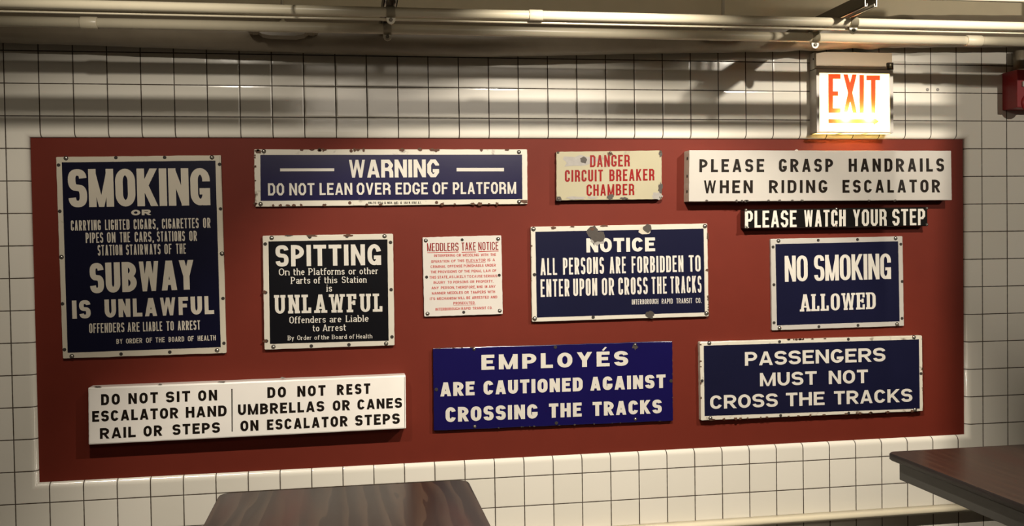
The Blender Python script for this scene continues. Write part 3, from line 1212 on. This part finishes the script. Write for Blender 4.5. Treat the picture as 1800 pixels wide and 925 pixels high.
# --- please watch your step
s = Sign('box_sign', 'narrow black enamel sign reading PLEASE WATCH YOUR STEP under the long white box sign', (1190, 240, 3.6),
         [(428, 462), (1586, 447), (1587, 568), (428, 583)], 0.040, dict(plate=M['jet'], letter=M['letter_white']), corner=.004, wobble=.0004, seed=18, plate='box', lip=.004)
s.text([('PLEASE', 434, 757), ('WATCH', 803, 1068), ('YOUR', 1113, 1327), ('STEP', 1363, 1570)], (434, 471, 578, 1570, 457, 561), .155, .14, .1, st=BEVEL)
s.bar([(430, 470), (437, 470), (437, 578), (430, 579)])
s.bar([(437, 572), (455, 572), (455, 579), (437, 580)])
s.screws([(437, 466), (434, 575), (1008, 459), (1008, 568), (1581, 455), (1581, 558)], r=.0048)

# --- no smoking
s = Sign('enamel_sign', 'navy enamel sign with clean white frame reading NO SMOKING ALLOWED', (1340, 400, 4.8667),
         [(72, 98), (1200, 75), (1213, 843), (82, 882)], 0.010, dict(plate=M['white_soft'], field=M['navy'], letter=M['letter_white'], field_label='navy blue enamel field'),
         [(112, 143), (1162, 118), (1175, 803), (125, 838)], seed=19)
s.text([('NO', 192, 388), ('SMOKING', 443, 1100)], (192, 243, 465, 1100, 222, 441), .145, .115, .035, st=HEAVY)
s.text([('ALLOWED', 325, 970)], (325, 573, 720, 970, 555, 697), .185, .10, .12, st=dict(SLAB, slab=.12, sx=.05))
s.screws([(138, 115), (1140, 93), (147, 862), (1152, 828)])
s.holes([(92, 167), (478, 109), (814, 103), (1185, 143), (99, 490), (1196, 462), (100, 815), (1195, 778), (484, 849), (818, 838)])
s.chips_along((1155, 838), (1150, 830), 2, 14, M['chip'])

# --- do not sit / do not rest (deep box)
s = Sign('box_sign', 'long white box sign with divider line reading DO NOT SIT and DO NOT REST', (140, 640, 3),
         [(43, 126), (1720, 60), (1722, 342), (46, 428)], 0.055, dict(plate=M['white_clean'], letter=M['letter_black']), corner=.004, wobble=.0003, seed=20, plate='box', lip=.005)
s.text([('DO', 113, 212), ('NOT', 257, 413), ('SIT', 455, 583), ('ON', 625, 725)], (113, 160, 218, 725, 136, 192), .25, .22, .24, st=ROUND)
s.text([('ESCALATOR', 66, 520), ('HAND', 560, 775)], (66, 249, 306, 775, 218, 275), .25, .22, .18, st=ROUND)
s.text([('RAIL', 107, 296), ('OR', 337, 435), ('STEPS', 490, 740)], (107, 339, 396, 740, 307, 362), .25, .22, .2, st=ROUND)
s.bar([(800, 131), (806, 131), (807, 357), (802, 358)])
s.text([('DO', 990, 1088), ('NOT', 1148, 1297), ('REST', 1357, 1533)], (990, 123, 180, 1533, 102, 157), .25, .22, .24, st=ROUND)
s.text([('UMBRELLAS', 835, 1290), ('OR', 1335, 1425), ('CANES', 1465, 1700)], (835, 214, 271, 1700, 178, 231), .25, .22, .18, st=ROUND)
s.text([('ON', 848, 943), ('ESCALATOR', 988, 1413), ('STEPS', 1453, 1688)], (848, 300, 356, 1688, 260, 315), .25, .22, .19, st=ROUND)
s.blot(1072, 74, 13, 5, M['chip_halo'])
s.blot(95, 121, 20, 3)
s.blot(425, 107, 10, 3)
s.blot(750, 95, 20, 3)

# --- employes
s = Sign('enamel_sign', 'wide frameless royal blue enamel sign with white letters addressed to employees', (750, 590, 4),
         [(45, 91), (1728, 40), (1732, 600), (50, 670)], 0.014, dict(plate=M['royal'], letter=M['letter_white'], black=M['letter_grey']), side=M['jet'], corner=.003, wobble=.0008, seed=21)
s.text([('EMPLOY\u00c9S', 385, 1417)], (385, 137, 242, 1417, 108, 212), .33, .22, .3, st=WIDE)
s.text([('ARE', 95, 337), ('CAUTIONED', 400, 1097), ('AGAINST', 1150, 1680)], (95, 331, 429, 1680, 273, 368), .29, .23, .15, st=ROUND)
s.text([('CROSSING', 133, 780), ('THE', 860, 1090), ('TRACKS', 1167, 1653)], (133, 506, 610, 1653, 450, 546), .28, .22, .15, st=ROUND)
s.screws([(333, 95), (1466, 65), (338, 640), (1468, 588)], r=.0052)
s.holes([(905, 82), (68, 380), (1718, 320), (912, 616)], r=.0064)
s.blot(1466, 80, 18, 20, M['chip'], jag=.4)
s.chips_along((60, 90), (480, 78), 7, 7, M['rust'])
s.chips_along((60, 668), (1700, 600), 12, 6, M['chip'])
s.chips_along((1730, 60), (1731, 580), 6, 5, M['rust'])

# --- passengers
s = Sign('enamel_sign', 'wide navy enamel sign with grimy white frame reading PASSENGERS MUST NOT CROSS', (1210, 580, 4.186),
         [(85, 90), (1720, 42), (1727, 598), (93, 668)], 0.022, dict(plate=M['white_worn'], field=M['navy'], letter=M['letter_white'], field_label='navy blue enamel field'),
         [(113, 117), (1697, 70), (1703, 580), (120, 635)], seed=22)
s.text([('PASSENGERS', 416, 1450)], (416, 164, 265, 1450, 131, 232), .235, .19, .13, st=WIDE)
s.text([('MUST', 527, 945), ('NOT', 1033, 1322)], (527, 318, 416, 1322, 292, 391), .235, .19, .14, st=WIDE)
s.text([('CROSS', 160, 658), ('THE', 718, 1002), ('TRACKS', 1072, 1648)], (160, 484, 584, 1648, 432, 529), .235, .19, .13, st=WIDE)
s.screws([(154, 98), (1660, 55), (162, 650), (1668, 588)], r=.0064)
s.holes([(671, 87), (1177, 69), (101, 376), (1712, 322), (679, 630), (1180, 612)])
s.chips_along((720, 72), (1150, 62), 14, 8, M['rust'])
s.chips_along((100, 665), (1700, 596), 22, 10, M['rust'])
s.chips_along((90, 100), (96, 660), 8, 7, M['rust'])
s.chips_along((1722, 60), (1726, 590), 7, 6, M['rust'])

# ------------------------------------------------------------------ exit sign
EXC = (1420, 110, 6.606)
EYF = -0.052
ep = lambda X, Y, y=EYF: at(EXC[0] + X / EXC[2], EXC[1] + Y / EXC[2], y)
tl, tr, br, bl = ep(95, 72), ep(985, 92), ep(990, 822), ep(100, 812)
ex0, ex1 = (tl.x + bl.x) / 2, (tr.x + br.x) / 2
ez0, ez1 = (br.z + bl.z) / 2, (tl.z + tr.z) / 2
root = thing('exit_sign', ((ex0 + ex1) / 2, 0, ez0), 'glowing box sign reading EXIT in red with an arrow pointing right', 'exit sign')
f0, f1 = ep(130, 120), ep(950, 800)
fx0, fx1, fz0, fz1 = f0.x, f1.x, f1.z, f0.z
tk = 0.003
bm = bmesh.new()
box_bm((ex0, EYF + .002, ez0), (ex0 + tk, 0, ez1), 0, bm)
box_bm((ex1 - tk, EYF + .002, ez0), (ex1, 0, ez1), 0, bm)
box_bm((ex0 + tk, EYF + .002, ez1 - tk), (ex1 - tk, 0, ez1), 0, bm)
box_bm((ex0 + tk, -tk, ez0), (ex1 - tk, 0, ez1 - tk), 0, bm)
obj('housing', bm, M['exit_housing'], root)
# unseen inner liner, made dark to cut light bouncing inside the box
bm = box_bm((ex0 + tk, -.006, ez0 + .003), (ex1 - tk, -.0035, ez1 - .004))
obj('dark_liner', bm, M['apron'], root)
# front frame ring
bm = bmesh.new()
box_bm((ex0, EYF - .003, fz1), (ex1, EYF + .002, ez1), .0008, bm)
box_bm((ex0, EYF - .003, ez0), (ex1, EYF + .002, fz0), .0008, bm)
box_bm((ex0, EYF - .003, fz0), (fx0, EYF + .002, fz1), .0008, bm)
box_bm((fx1, EYF - .003, fz0), (ex1, EYF + .002, fz1), .0008, bm)
obj('frame', bm, M['exit_housing'], root)
# bottom: three light slots between cross bars
bm = bmesh.new()
wslot = (ex1 - ex0) / 3
for i in range(3):
    box_bm((ex0 + wslot * i + .008, EYF + .010, ez0 - .0005), (ex0 + wslot * (i + 1) - .006, -.008, ez0 + .0015), 0, bm)
obj('bottom_lens', bm, M['exit_face'], root, label='lit translucent lens under the sign')
bm = bmesh.new()
for i in range(4):
    x = ex0 + wslot * i
    box_bm((max(x - .006, ex0), EYF + .002, ez0), (min(x + .008, ex1), 0, ez0 + .002), 0, bm)
box_bm((ex0, EYF + .002, ez0), (ex1, EYF + .010, ez0 + .002), 0, bm)
box_bm((ex0, -.008, ez0), (ex1, 0, ez0 + .002), 0, bm)
obj('bottom_plate', bm, M['exit_housing'], root)

# face sheet with letter shapes let into it
def quad_letter(pts):
    return [(ep(X, Y).x, ep(X, Y).z) for X, Y in pts]
ltr = [
    [(238, 133), (380, 133), (380, 190), (292, 190), (292, 335), (352, 335), (352, 388), (292, 388), (292, 530), (382, 530), (382, 586), (238, 586)],
    [(413, 138), (463, 138), (490, 232), (517, 138), (567, 140), (518, 350), (572, 586), (520, 586), (492, 455), (463, 586), (412, 586), (466, 350)],
    [(600, 145), (653, 145), (653, 588), (600, 588)],
    [(680, 150), (838, 150), (838, 206), (786, 206), (786, 590), (733, 590), (733, 206), (680, 206)],
    [(238, 655), (760, 655), (760, 636), (832, 680), (760, 735), (760, 708), (238, 705)],
]
vs_ = [Vector((fx0, fz0)), Vector((fx1, fz0)), Vector((fx1, fz1)), Vector((fx0, fz1))]
faces = [[0, 1, 2, 3]]
for L in ltr:
    q = quad_letter(L)
    base = len(vs_)
    vs_ += [Vector(p) for p in q]
    area = sum(q[i - 1][0] * q[i][1] - q[i][0] * q[i - 1][1] for i in range(len(q)))
    idx = list(range(base, base + len(q)))
    faces.append(idx if area > 0 else idx[::-1])
V2, E2, F2, ov, oe, of = delaunay_2d_cdt(vs_, [], faces, 1, 1e-6)
bmw, bmr = bmesh.new(), bmesh.new()
for f, org in zip(F2, of):
    tgt = bmr if any(k > 0 for k in org) else bmw
    ff = tgt.faces.new([tgt.verts.new((V2[i].x, EYF, V2[i].y)) for i in f])
    ff.normal_update()
    if ff.normal.y > 0:
        ff.normal_flip()
obj('face_panel', bmw, M['exit_face'], root, label='milky glowing face')
obj('lettering', bmr, M['exit_red'], root, label='red EXIT letters and right arrow')
for bx, bz, e in ((.38, .25, 1), (.68, .25, 1)):
    d = bpy.data.lights.new('exit_bulb', 'POINT')
    d.energy = 13.0 * e
    d.color = (1.0, 0.84, 0.52)
    d.shadow_soft_size = .008
    o = bpy.data.objects.new('exit_bulb', d)
    COL.objects.link(o)
    o.location = (ex0 + (ex1 - ex0) * bx, EYF + .0115, ez0 + (ez1 - ez0) * bz)

# canopy box above it
root = thing('junction_box', ((ex0 + ex1) / 2, 0, ez1 + .004), 'beige sheet metal box on the wall directly above the glowing exit sign', 'electrical box')
zc = at(1500, 88, -.070).z
obj('cover', box_bm((ex0 + .001, EYF + .001, ez1 + .003), (ex1 - .001, EYF + .014, zc - .004), .002), M['exit_canopy'], root, label='beige front cover')
obj('body', box_bm((ex0 + .001, EYF + .014, ez1 + .003), (ex1 - .001, 0, zc - .004), .001), M['exit_housing'], root)
obj('lower_flange', box_bm((ex0 + .001, EYF - .001, ez1 + .0025), (ex1 - .002, EYF + .0012, ez1 + .011), .0005), M['exit_housing'], root)
c = at(1427.5, 104, -.03)
c.x = ex0 + .001
bm = lathe_bm(c, (-1, 0, 0), [(-.003, .0035), (.001, .0035), (.0015, .001), (.0015, 0)], 10)
obj('screw', bm, M['hole'], root, origin=c)
# small dark tag with a pale triangle
t0 = at(1559, 110, EYF - .003)
t1 = at(1570, 123, EYF - .003)
root = thing('tag', (t0.x, EYF, t1.z), 'tiny dark square tag with pale bell mark on the exit sign corner', 'tag')
obj('plate', box_bm((t0.x, EYF - .0055, t1.z), (t1.x, EYF - .0032, t0.z), .0006), M['letter_black'], root)
bm = bmesh.new()
wx, hz = (t1.x - t0.x), (t0.z - t1.z)
bm.faces.new([bm.verts.new((t0.x + wx * a, EYF - .0060, t1.z + hz * b)) for a, b in ((.2, .2), (.8, .2), (.68, .38), (.60, .8), (.40, .8), (.32, .38))])
obj('bell_mark', bm, painted('pale_tag_print', lin(150, 140, 110)), root)

# ------------------------------------------------------------------ red alarm box
root = None
b0 = at(1758, 137, 0)
AY = -0.0885
b1 = at(1788, 122, AY)
b2 = at(1788, 189, AY)
root = thing('alarm_box', (b1.x + .07, 0, b2.z), 'red fire alarm box on the tile wall right of the exit sign', 'alarm box')
obj('housing', box_bm((b1.x, AY, b2.z), (b1.x + .135, 0, b1.z), .003), M['alarm_red'], root)
c0 = at(1797, 148, AY)
bm = box_bm((c0.x - .002, AY - .006, c0.z - .010), (c0.x + .075, AY + .001, c0.z + .011), .002)
obj('call_lever', bm, M['letter_white'], root, label='white lever')
cx_, cz_ = b1.x + .05, b2.z + .018
bm = lathe_bm((cx_, AY, cz_), (0, -1, 0), [(-.002, .035), (.003, .034), (.006, .02), (.0062, 0)], 20)
obj('lower_rim', bm, M['alarm_red'], root)
zz = b1.z
pt = thing('conduit_riser', (b1.x + .06, -.03, zz), 'short upright painted conduit above the red alarm box', 'pipe')
obj('tube', tube_bm([(b1.x + .05, -.032, zz - .002), (b1.x + .05, -.032, at(1795, 84.5, -.07).z - .004)], .021), M['insulation'], pt)

# ------------------------------------------------------------------ overhead pipes
YA, YB = -0.56, -0.30
CA, CB = at(800, 24, YA), at(800, 53.5, YB)
RA, RBp = 0.0145, 0.0163


def conduit(name, label, y, z, r, joints, group):
    root = thing(name, (1.8, y, z - r), label, 'pipe', group)
    obj('tube', tube_bm([(WX0, y, z), (WX1, y, z)], r, 28), M['pipe_paint'], root)
    for px0, px1 in joints:
        x0, x1 = at(px0, 30, y).x, at(px1, 30, y).x
        bm = tube_bm([(x0, y, z), (x0 + .003, y, z), (x1 - .003, y, z), (x1, y, z)], [r + .0012, r + .0028, r + .0028, r + .0012], 28)
        obj('coupling', bm, M['pipe_paint'], root)
    return root


conduit('conduit', 'upper of the two long cream conduits running above the signs', YA, CA.z, RA, [(929, 954)], 'overhead conduits')
conduit('conduit', 'lower of the two long cream conduits running above the signs', YB, CB.z, RBp, [(141, 172), (1697, 1725)], 'overhead conduits')
root = thing('wire_conduit', (1.8, YA + .03, CA.z - .013), 'thin painted conduit running just under the upper cream conduit', 'pipe')
obj('tube', tube_bm([(WX0, YA + .012, CA.z - .0185), (WX1, YA + .012, CA.z - .0185)], .0045, 14), M['pipe_paint'], root)

root = thing('conduit', (1.8, -.755, 2.182), 'unseen cream conduit added for its shadow band, parallel to the two above the signs', 'pipe', 'overhead conduits')  # out of view, added to cast one more shadow band on the tiles
obj('tube', tube_bm([(WX0, -.755, 2.193), (WX1, -.755, 2.193)], .011, 24), M['pipe_paint'], root)
for x in (-.8, .9, 2.3, 3.9):
    obj('hanger_rod', tube_bm([(x, -.755, 2.203), (x, -.755, 2.852)], .004, 10), M['strut'], root)

# lagged pipe along the top of the tiles
low = [(-40, 74), (0, 75.5), (150, 79.5), (300, 85), (450, 90), (600, 95), (750, 98.5), (850, 100), (950, 98.5), (1100, 95), (1200, 93.5), (1300, 92), (1380, 90.5), (1430, 88.5), (1500, 86), (1580, 84.2), (1650, 83), (1800, 83), (1900, 84)]
RL = 0.060
pts = []
for px, py in low:
    q = at(px, py, -.068)
    pts.append((q.x, -.070, q.z + RL * 1.004))
pts = [(WX0, -.070, pts[0][2])] + pts + [(WX1, -.070, pts[-1][2])]
fine = []
for a, b in zip(pts, pts[1:]):
    n = max(1, int((b[0] - a[0]) / .02))
    for k in range(n):
        f = k / n
        fine.append(tuple(a[i] + (b[i] - a[i]) * f for i in range(3)))
fine.append(pts[-1])
for _ in range(6):
    fine = [fine[0]] + [(fine[i][0], fine[i][1], (fine[i - 1][2] + fine[i][2] * 2 + fine[i + 1][2]) / 4) for i in range(1, len(fine) - 1)] + [fine[-1]]
root = thing('lagged_pipe', (1.8, -.06, fine[0][2] - RL), 'fat canvas-lagged pipe running along the top of the tiled wall', 'pipe')
lag = tube_bm(fine, RL, 36)
xw = at(1480, 80, 0).x
for v in lag.verts:        # wrinkled cloth near the exit sign, faint unevenness elsewhere
    k = math.exp(-((v.co.x - xw) / .28) ** 2)
    n = math.sin(v.co.x * 41 + v.co.z * 60) * math.sin(v.co.x * 17 - v.co.z * 90 + 1)
    v.co.z += n * (.0008 + .0045 * k)
    v.co.y += n * (.0006 + .0040 * k)
obj('lagging', lag, M['insulation'], root)
# straps and shields
def strut(px_b, label, ychan):
    """perforated channel across the pipes with two pipe clamps"""
    xb = at(px_b, 62, YB).x
    top = CB.z + RBp + .003
    yn, yfar = ychan
    root = thing('channel_strut', (xb, -.3, top), label, 'bracket', 'channel struts holding the pipes')
    wv, h, tt = .041, .041, .003
    bm = bmesh.new()
    box_bm((xb - wv / 2, yn, top), (xb - wv / 2 + tt, yfar, top + h), 0, bm)
    box_bm((xb + wv / 2 - tt, yn, top), (xb + wv / 2, yfar, top + h), 0, bm)
    box_bm((xb - wv / 2 + tt, yn, top + h - tt), (xb + wv / 2 - tt, yfar, top + h), 0, bm)
    obj('channel', bm, M['strut'], root)
    for sgn in (-1, 1):
        bm = bmesh.new()
        xe = xb + sgn * (wv / 2)
        box_bm((min(xe, xe - sgn * .010), yn, top), (max(xe, xe - sgn * .010), yfar, top + .0025), .0004, bm)
        box_bm((min(xe - sgn * .0075, xe - sgn * .010), yn, top), (max(xe - sgn * .0075, xe - sgn * .010), yfar, top + .009), .0004, bm)
        box_bm((min(xe, xe - sgn * .0028), yn - .0012, top), (max(xe, xe - sgn * .0028), yn, top + h), 0, bm)
        obj('channel_lip', bm, M['strut_lip'], root)
    for y, z, r in ((YA, CA.z, RA), (YB, CB.z, RBp)):
        # strap round the pipe with a bolted tab below
        seg = [(math.radians(a)) for a in range(-250, 71, 16)]
        bm = bmesh.new()
        ring = []
        for hx in (-.013, .013):
            ring.append([bm.verts.new((xb + hx, y + (r + .003) * math.cos(a), z + (r + .003) * math.sin(a))) for a in seg])
        for k in range(len(seg) - 1):
            bm.faces.new((ring[0][k], ring[0][k + 1], ring[1][k + 1], ring[1][k])).smooth = True
        ret = bmesh.ops.solidify(bm, geom=bm.faces[:], thickness=.0018)
        cl = obj('pipe_clamp', bm, M['pipe_paint'], root)
        tz = z - r - .002
        out = [(-.0135, .004), (-.0135, -.008), (-.010, -.015), (-.005, -.019), (0, -.0202), (.005, -.019), (.010, -.015), (.0135, -.008), (.0135, .004)]
        bm = prism_bm([(xb + a, tz + b) for a, b in out], y - .004, y + .002, .0006)
        obj('tab', bm, M['pipe_paint'], cl)
        bm = lathe_bm((xb, y - .004, tz - .007), (0, -1, 0), [(-.001, .006), (.004, .006), (.0045, .005), (.0045, 0)], 6)
        obj('bolt', bm, M['strut'], cl)
    # hanger rods up to the ceiling
    for y in (yn + .04, yn + .10):
        obj('hanger_rod', tube_bm([(xb, y, top + h - .001), (xb, y, 2.852)], .005, 10), M['strut'], root)
    return root


YN = at(1510, 12, 0)
strut(681, 'channel strut with pipe clamps across the conduits above the WARNING sign', (-.67, -.125))
strut(1432, 'channel strut with pipe clamps across the conduits above the exit sign', (-.67, -.125))


def hanger(px, py, label):
    """rod with nut holding a shield plate under the lagged pipe"""
    y = -.128
    x = at(px, py, y).x
    zb = at(px, py, y).z
    root = thing('pipe_hanger', (x, y, zb), label, 'hanger', 'rod hangers of the lagged pipe')
    obj('rod', tube_bm([(x, -.168, zb + .012), (x, -.168, 2.852)], .0055, 12), M['pipe_paint'], root)
    zn = at(px, 40, -.168).z
    bm = lathe_bm((x, -.168, zn - .006), (0, 0, 1), [(0, .008), (.002, .012), (.010, .012), (.012, .008)], 12)
    obj('nut', bm, M['pipe_paint'], root)
    wv = .112
    prof = [(-wv, .010), (-wv * .86, .004), (-wv * .72, .006), (-wv * .6, -.004), (-wv * .36, -.009), (wv * .36, -.009), (wv * .6, -.004), (wv * .72, .006), (wv * .86, .003), (wv, .010)]
    out = [(x + a, zb + b) for a, b in prof] + [(x + wv * .9, zb + .020), (x - wv * .9, zb + .020)]
    obj('shield', prism_bm(out, -.195, -.140, .002), M['insulation'], root)
    return root


hanger(499, 66, 'rod hanger with plate above the gap between SMOKING and SPITTING signs')
hanger(1264, 69, 'rod hanger with plate left of the exit sign above the white box sign')

# ------------------------------------------------------------------ tables
TZ = 0.745


def rounded_rect(x0, y0, x1, y1, r, n=8):
    out = []
    for cx, cy, a0 in ((x1 - r, y1 - r, 0), (x0 + r, y1 - r, 90), (x0 + r, y0 + r, 180), (x1 - r, y0 + r, 270)):
        for k in range(n + 1):
            a = math.radians(a0 + 90 * k / n)
            out.append((cx + r * math.cos(a), cy + r * math.sin(a)))
    return out


def slab_bm(outline, z0, z1, edge=0.0):
    bm = bmesh.new()
    loops = [(outline, z0), (outline, z1)]
    vv = [[bm.verts.new((p[0], p[1], z)) for p in o_] for o_, z in loops]
    n = len(outline)
    for i in range(n):
        bm.faces.new((vv[0][i], vv[0][(i + 1) % n], vv[1][(i + 1) % n], vv[1][i]))
    bm.faces.new(vv[1])
    bm.faces.new(vv[0][::-1])
    bmesh.ops.recalc_face_normals(bm, faces=bm.faces[:])
    return bm


def table(x0, y0, x1, y1, label, wood, r=.035, inset=.05):
    cx, cy = (x0 + x1) / 2, (y0 + y1) / 2
    root = thing('folding_table', (cx, cy, 0), label, 'table')
    obj('tabletop', slab_bm(rounded_rect(x0 + .003, y0 + .003, x1 - .003, y1 - .003, r), TZ - .022, TZ), wood, root, origin=(cx, cy, TZ))
    e = bmesh.new()
    o1, o2 = rounded_rect(x0, y0, x1, y1, r), rounded_rect(x0 + .0032, y0 + .0032, x1 - .0032, y1 - .0032, r)
    n = len(o1)
    L = [[e.verts.new((*p, z)) for p in o_] for o_, z in ((o2, TZ - .0235), (o1, TZ - .020), (o1, TZ - .004), (o2, TZ + .0004))]
    for a, b in zip(L, L[1:]):
        for i in range(n):
            e.faces.new((a[i], a[(i + 1) % n], b[(i + 1) % n], b[i])).smooth = True
    e.faces.new(L[0][::-1])
    bmesh.ops.recalc_face_normals(e, faces=e.faces[:])
    obj('edge_band', e, M['edge_band'], root, label='dark rubber edge band')
    # steel apron rails
    i0, i1, j0, j1 = x0 + .022, x1 - .022, y0 + .045, y1 - .045
    za, zb = TZ - .085, TZ - .0235
    for lo, hi in (((i0, j0, za), (i0 + .016, j1, zb)), ((i1 - .016, j0, za), (i1, j1, zb)), ((i0 + .016, j0, za), (i1 - .016, j0 + .016, zb)), ((i0 + .016, j1 - .016, za), (i1 - .016, j1, zb))):
        b_ = box_bm(lo, hi, .002)
        obj('apron', b_, M['apron'], root)
    # folding legs with feet
    for lx in (i0 + inset, i1 - inset):
        for ly in (j0 + .12, j1 - .12):
            lg = obj('leg', tube_bm([(lx, ly, .012), (lx, ly, za + .03)], .0145, 16), M['apron'], root)
            obj('foot', lathe_bm((lx, ly, 0), (0, 0, 1), [(0, .018), (.012, .018), (.018, .0155)], 14), M['edge_band'], lg)
    for ly in (j0 + .12, j1 - .12):
        obj('stretcher', tube_bm([(i0 + inset, ly, .22), (i1 - inset, ly, .22)], .010, 12), M['apron'], root)
    return root


p0, p1 = atz(384, 871, TZ), atz(821, 840, TZ)
yt_ = (p0.y + p1.y) / 2
table(p0.x, yt_ - 1.52, p1.x, yt_, 'wood-grain laminate table with rounded corners below the white DO NOT SIT sign', M['wood'])
p2 = atz(1557, 794.5, TZ)
table(p2.x, p2.y - 0.745, p2.x + 1.52, p2.y, 'dark reddish laminate table with charcoal apron at the wall under the PASSENGERS sign', M['wood_dark'], .03, .55)

# added blocker out of view, cabinet-shaped: keeps lamp light off the wall's right end
KX, KY, KH = 3.2525, -1.41, 2.417
root = thing('shade_blocker', (KX + .19, KY + .10, 0), 'unseen tall grey steel cabinet shape added to shade the right end of the wall', 'shade_blocker')
obj('cabinet', box_bm((KX, KY, .06), (KX + .38, KY + .20, KH), .004), M['apron'], root)
d_ = obj('door', box_bm((KX + .006, KY - .016, .10), (KX + .374, KY - .0005, KH - .02), .003), M['apron'], root)
obj('handle', box_bm((KX + .32, KY - .030, 1.02), (KX + .345, KY - .0155, 1.16), .004), M['steel'], d_)
for k in range(5):
    obj('vent', box_bm((KX + .10, KY - .0185, 1.95 + .035 * k), (KX + .28, KY - .0155, 1.957 + .035 * k), .001), M['hole'], d_)
for dx in (.03, .35):
    for dy in (.03, .17):
        obj('foot', lathe_bm((KX + dx, KY + dy, 0), (0, 0, 1), [(0, .02), (.062, .016)], 12), M['edge_band'], root)

# stray bolts and studs on the tile wall
for i, (px, py) in enumerate(((1630, 157.5), (1648, 157.5))):
    c = at(px, py, 0)
    o = obj('wall_stud', lathe_bm(c, (0, -1, 0), [(-.002, .006), (.002, .006), (.003, .003), (.003, 0)], 12), M['chip_halo'], None, origin=c)
    tag(o, ('left' if i == 0 else 'right') + ' one of two small grey plugs in the tiles beside the exit sign', 'plug', 'plugs in the tiles')
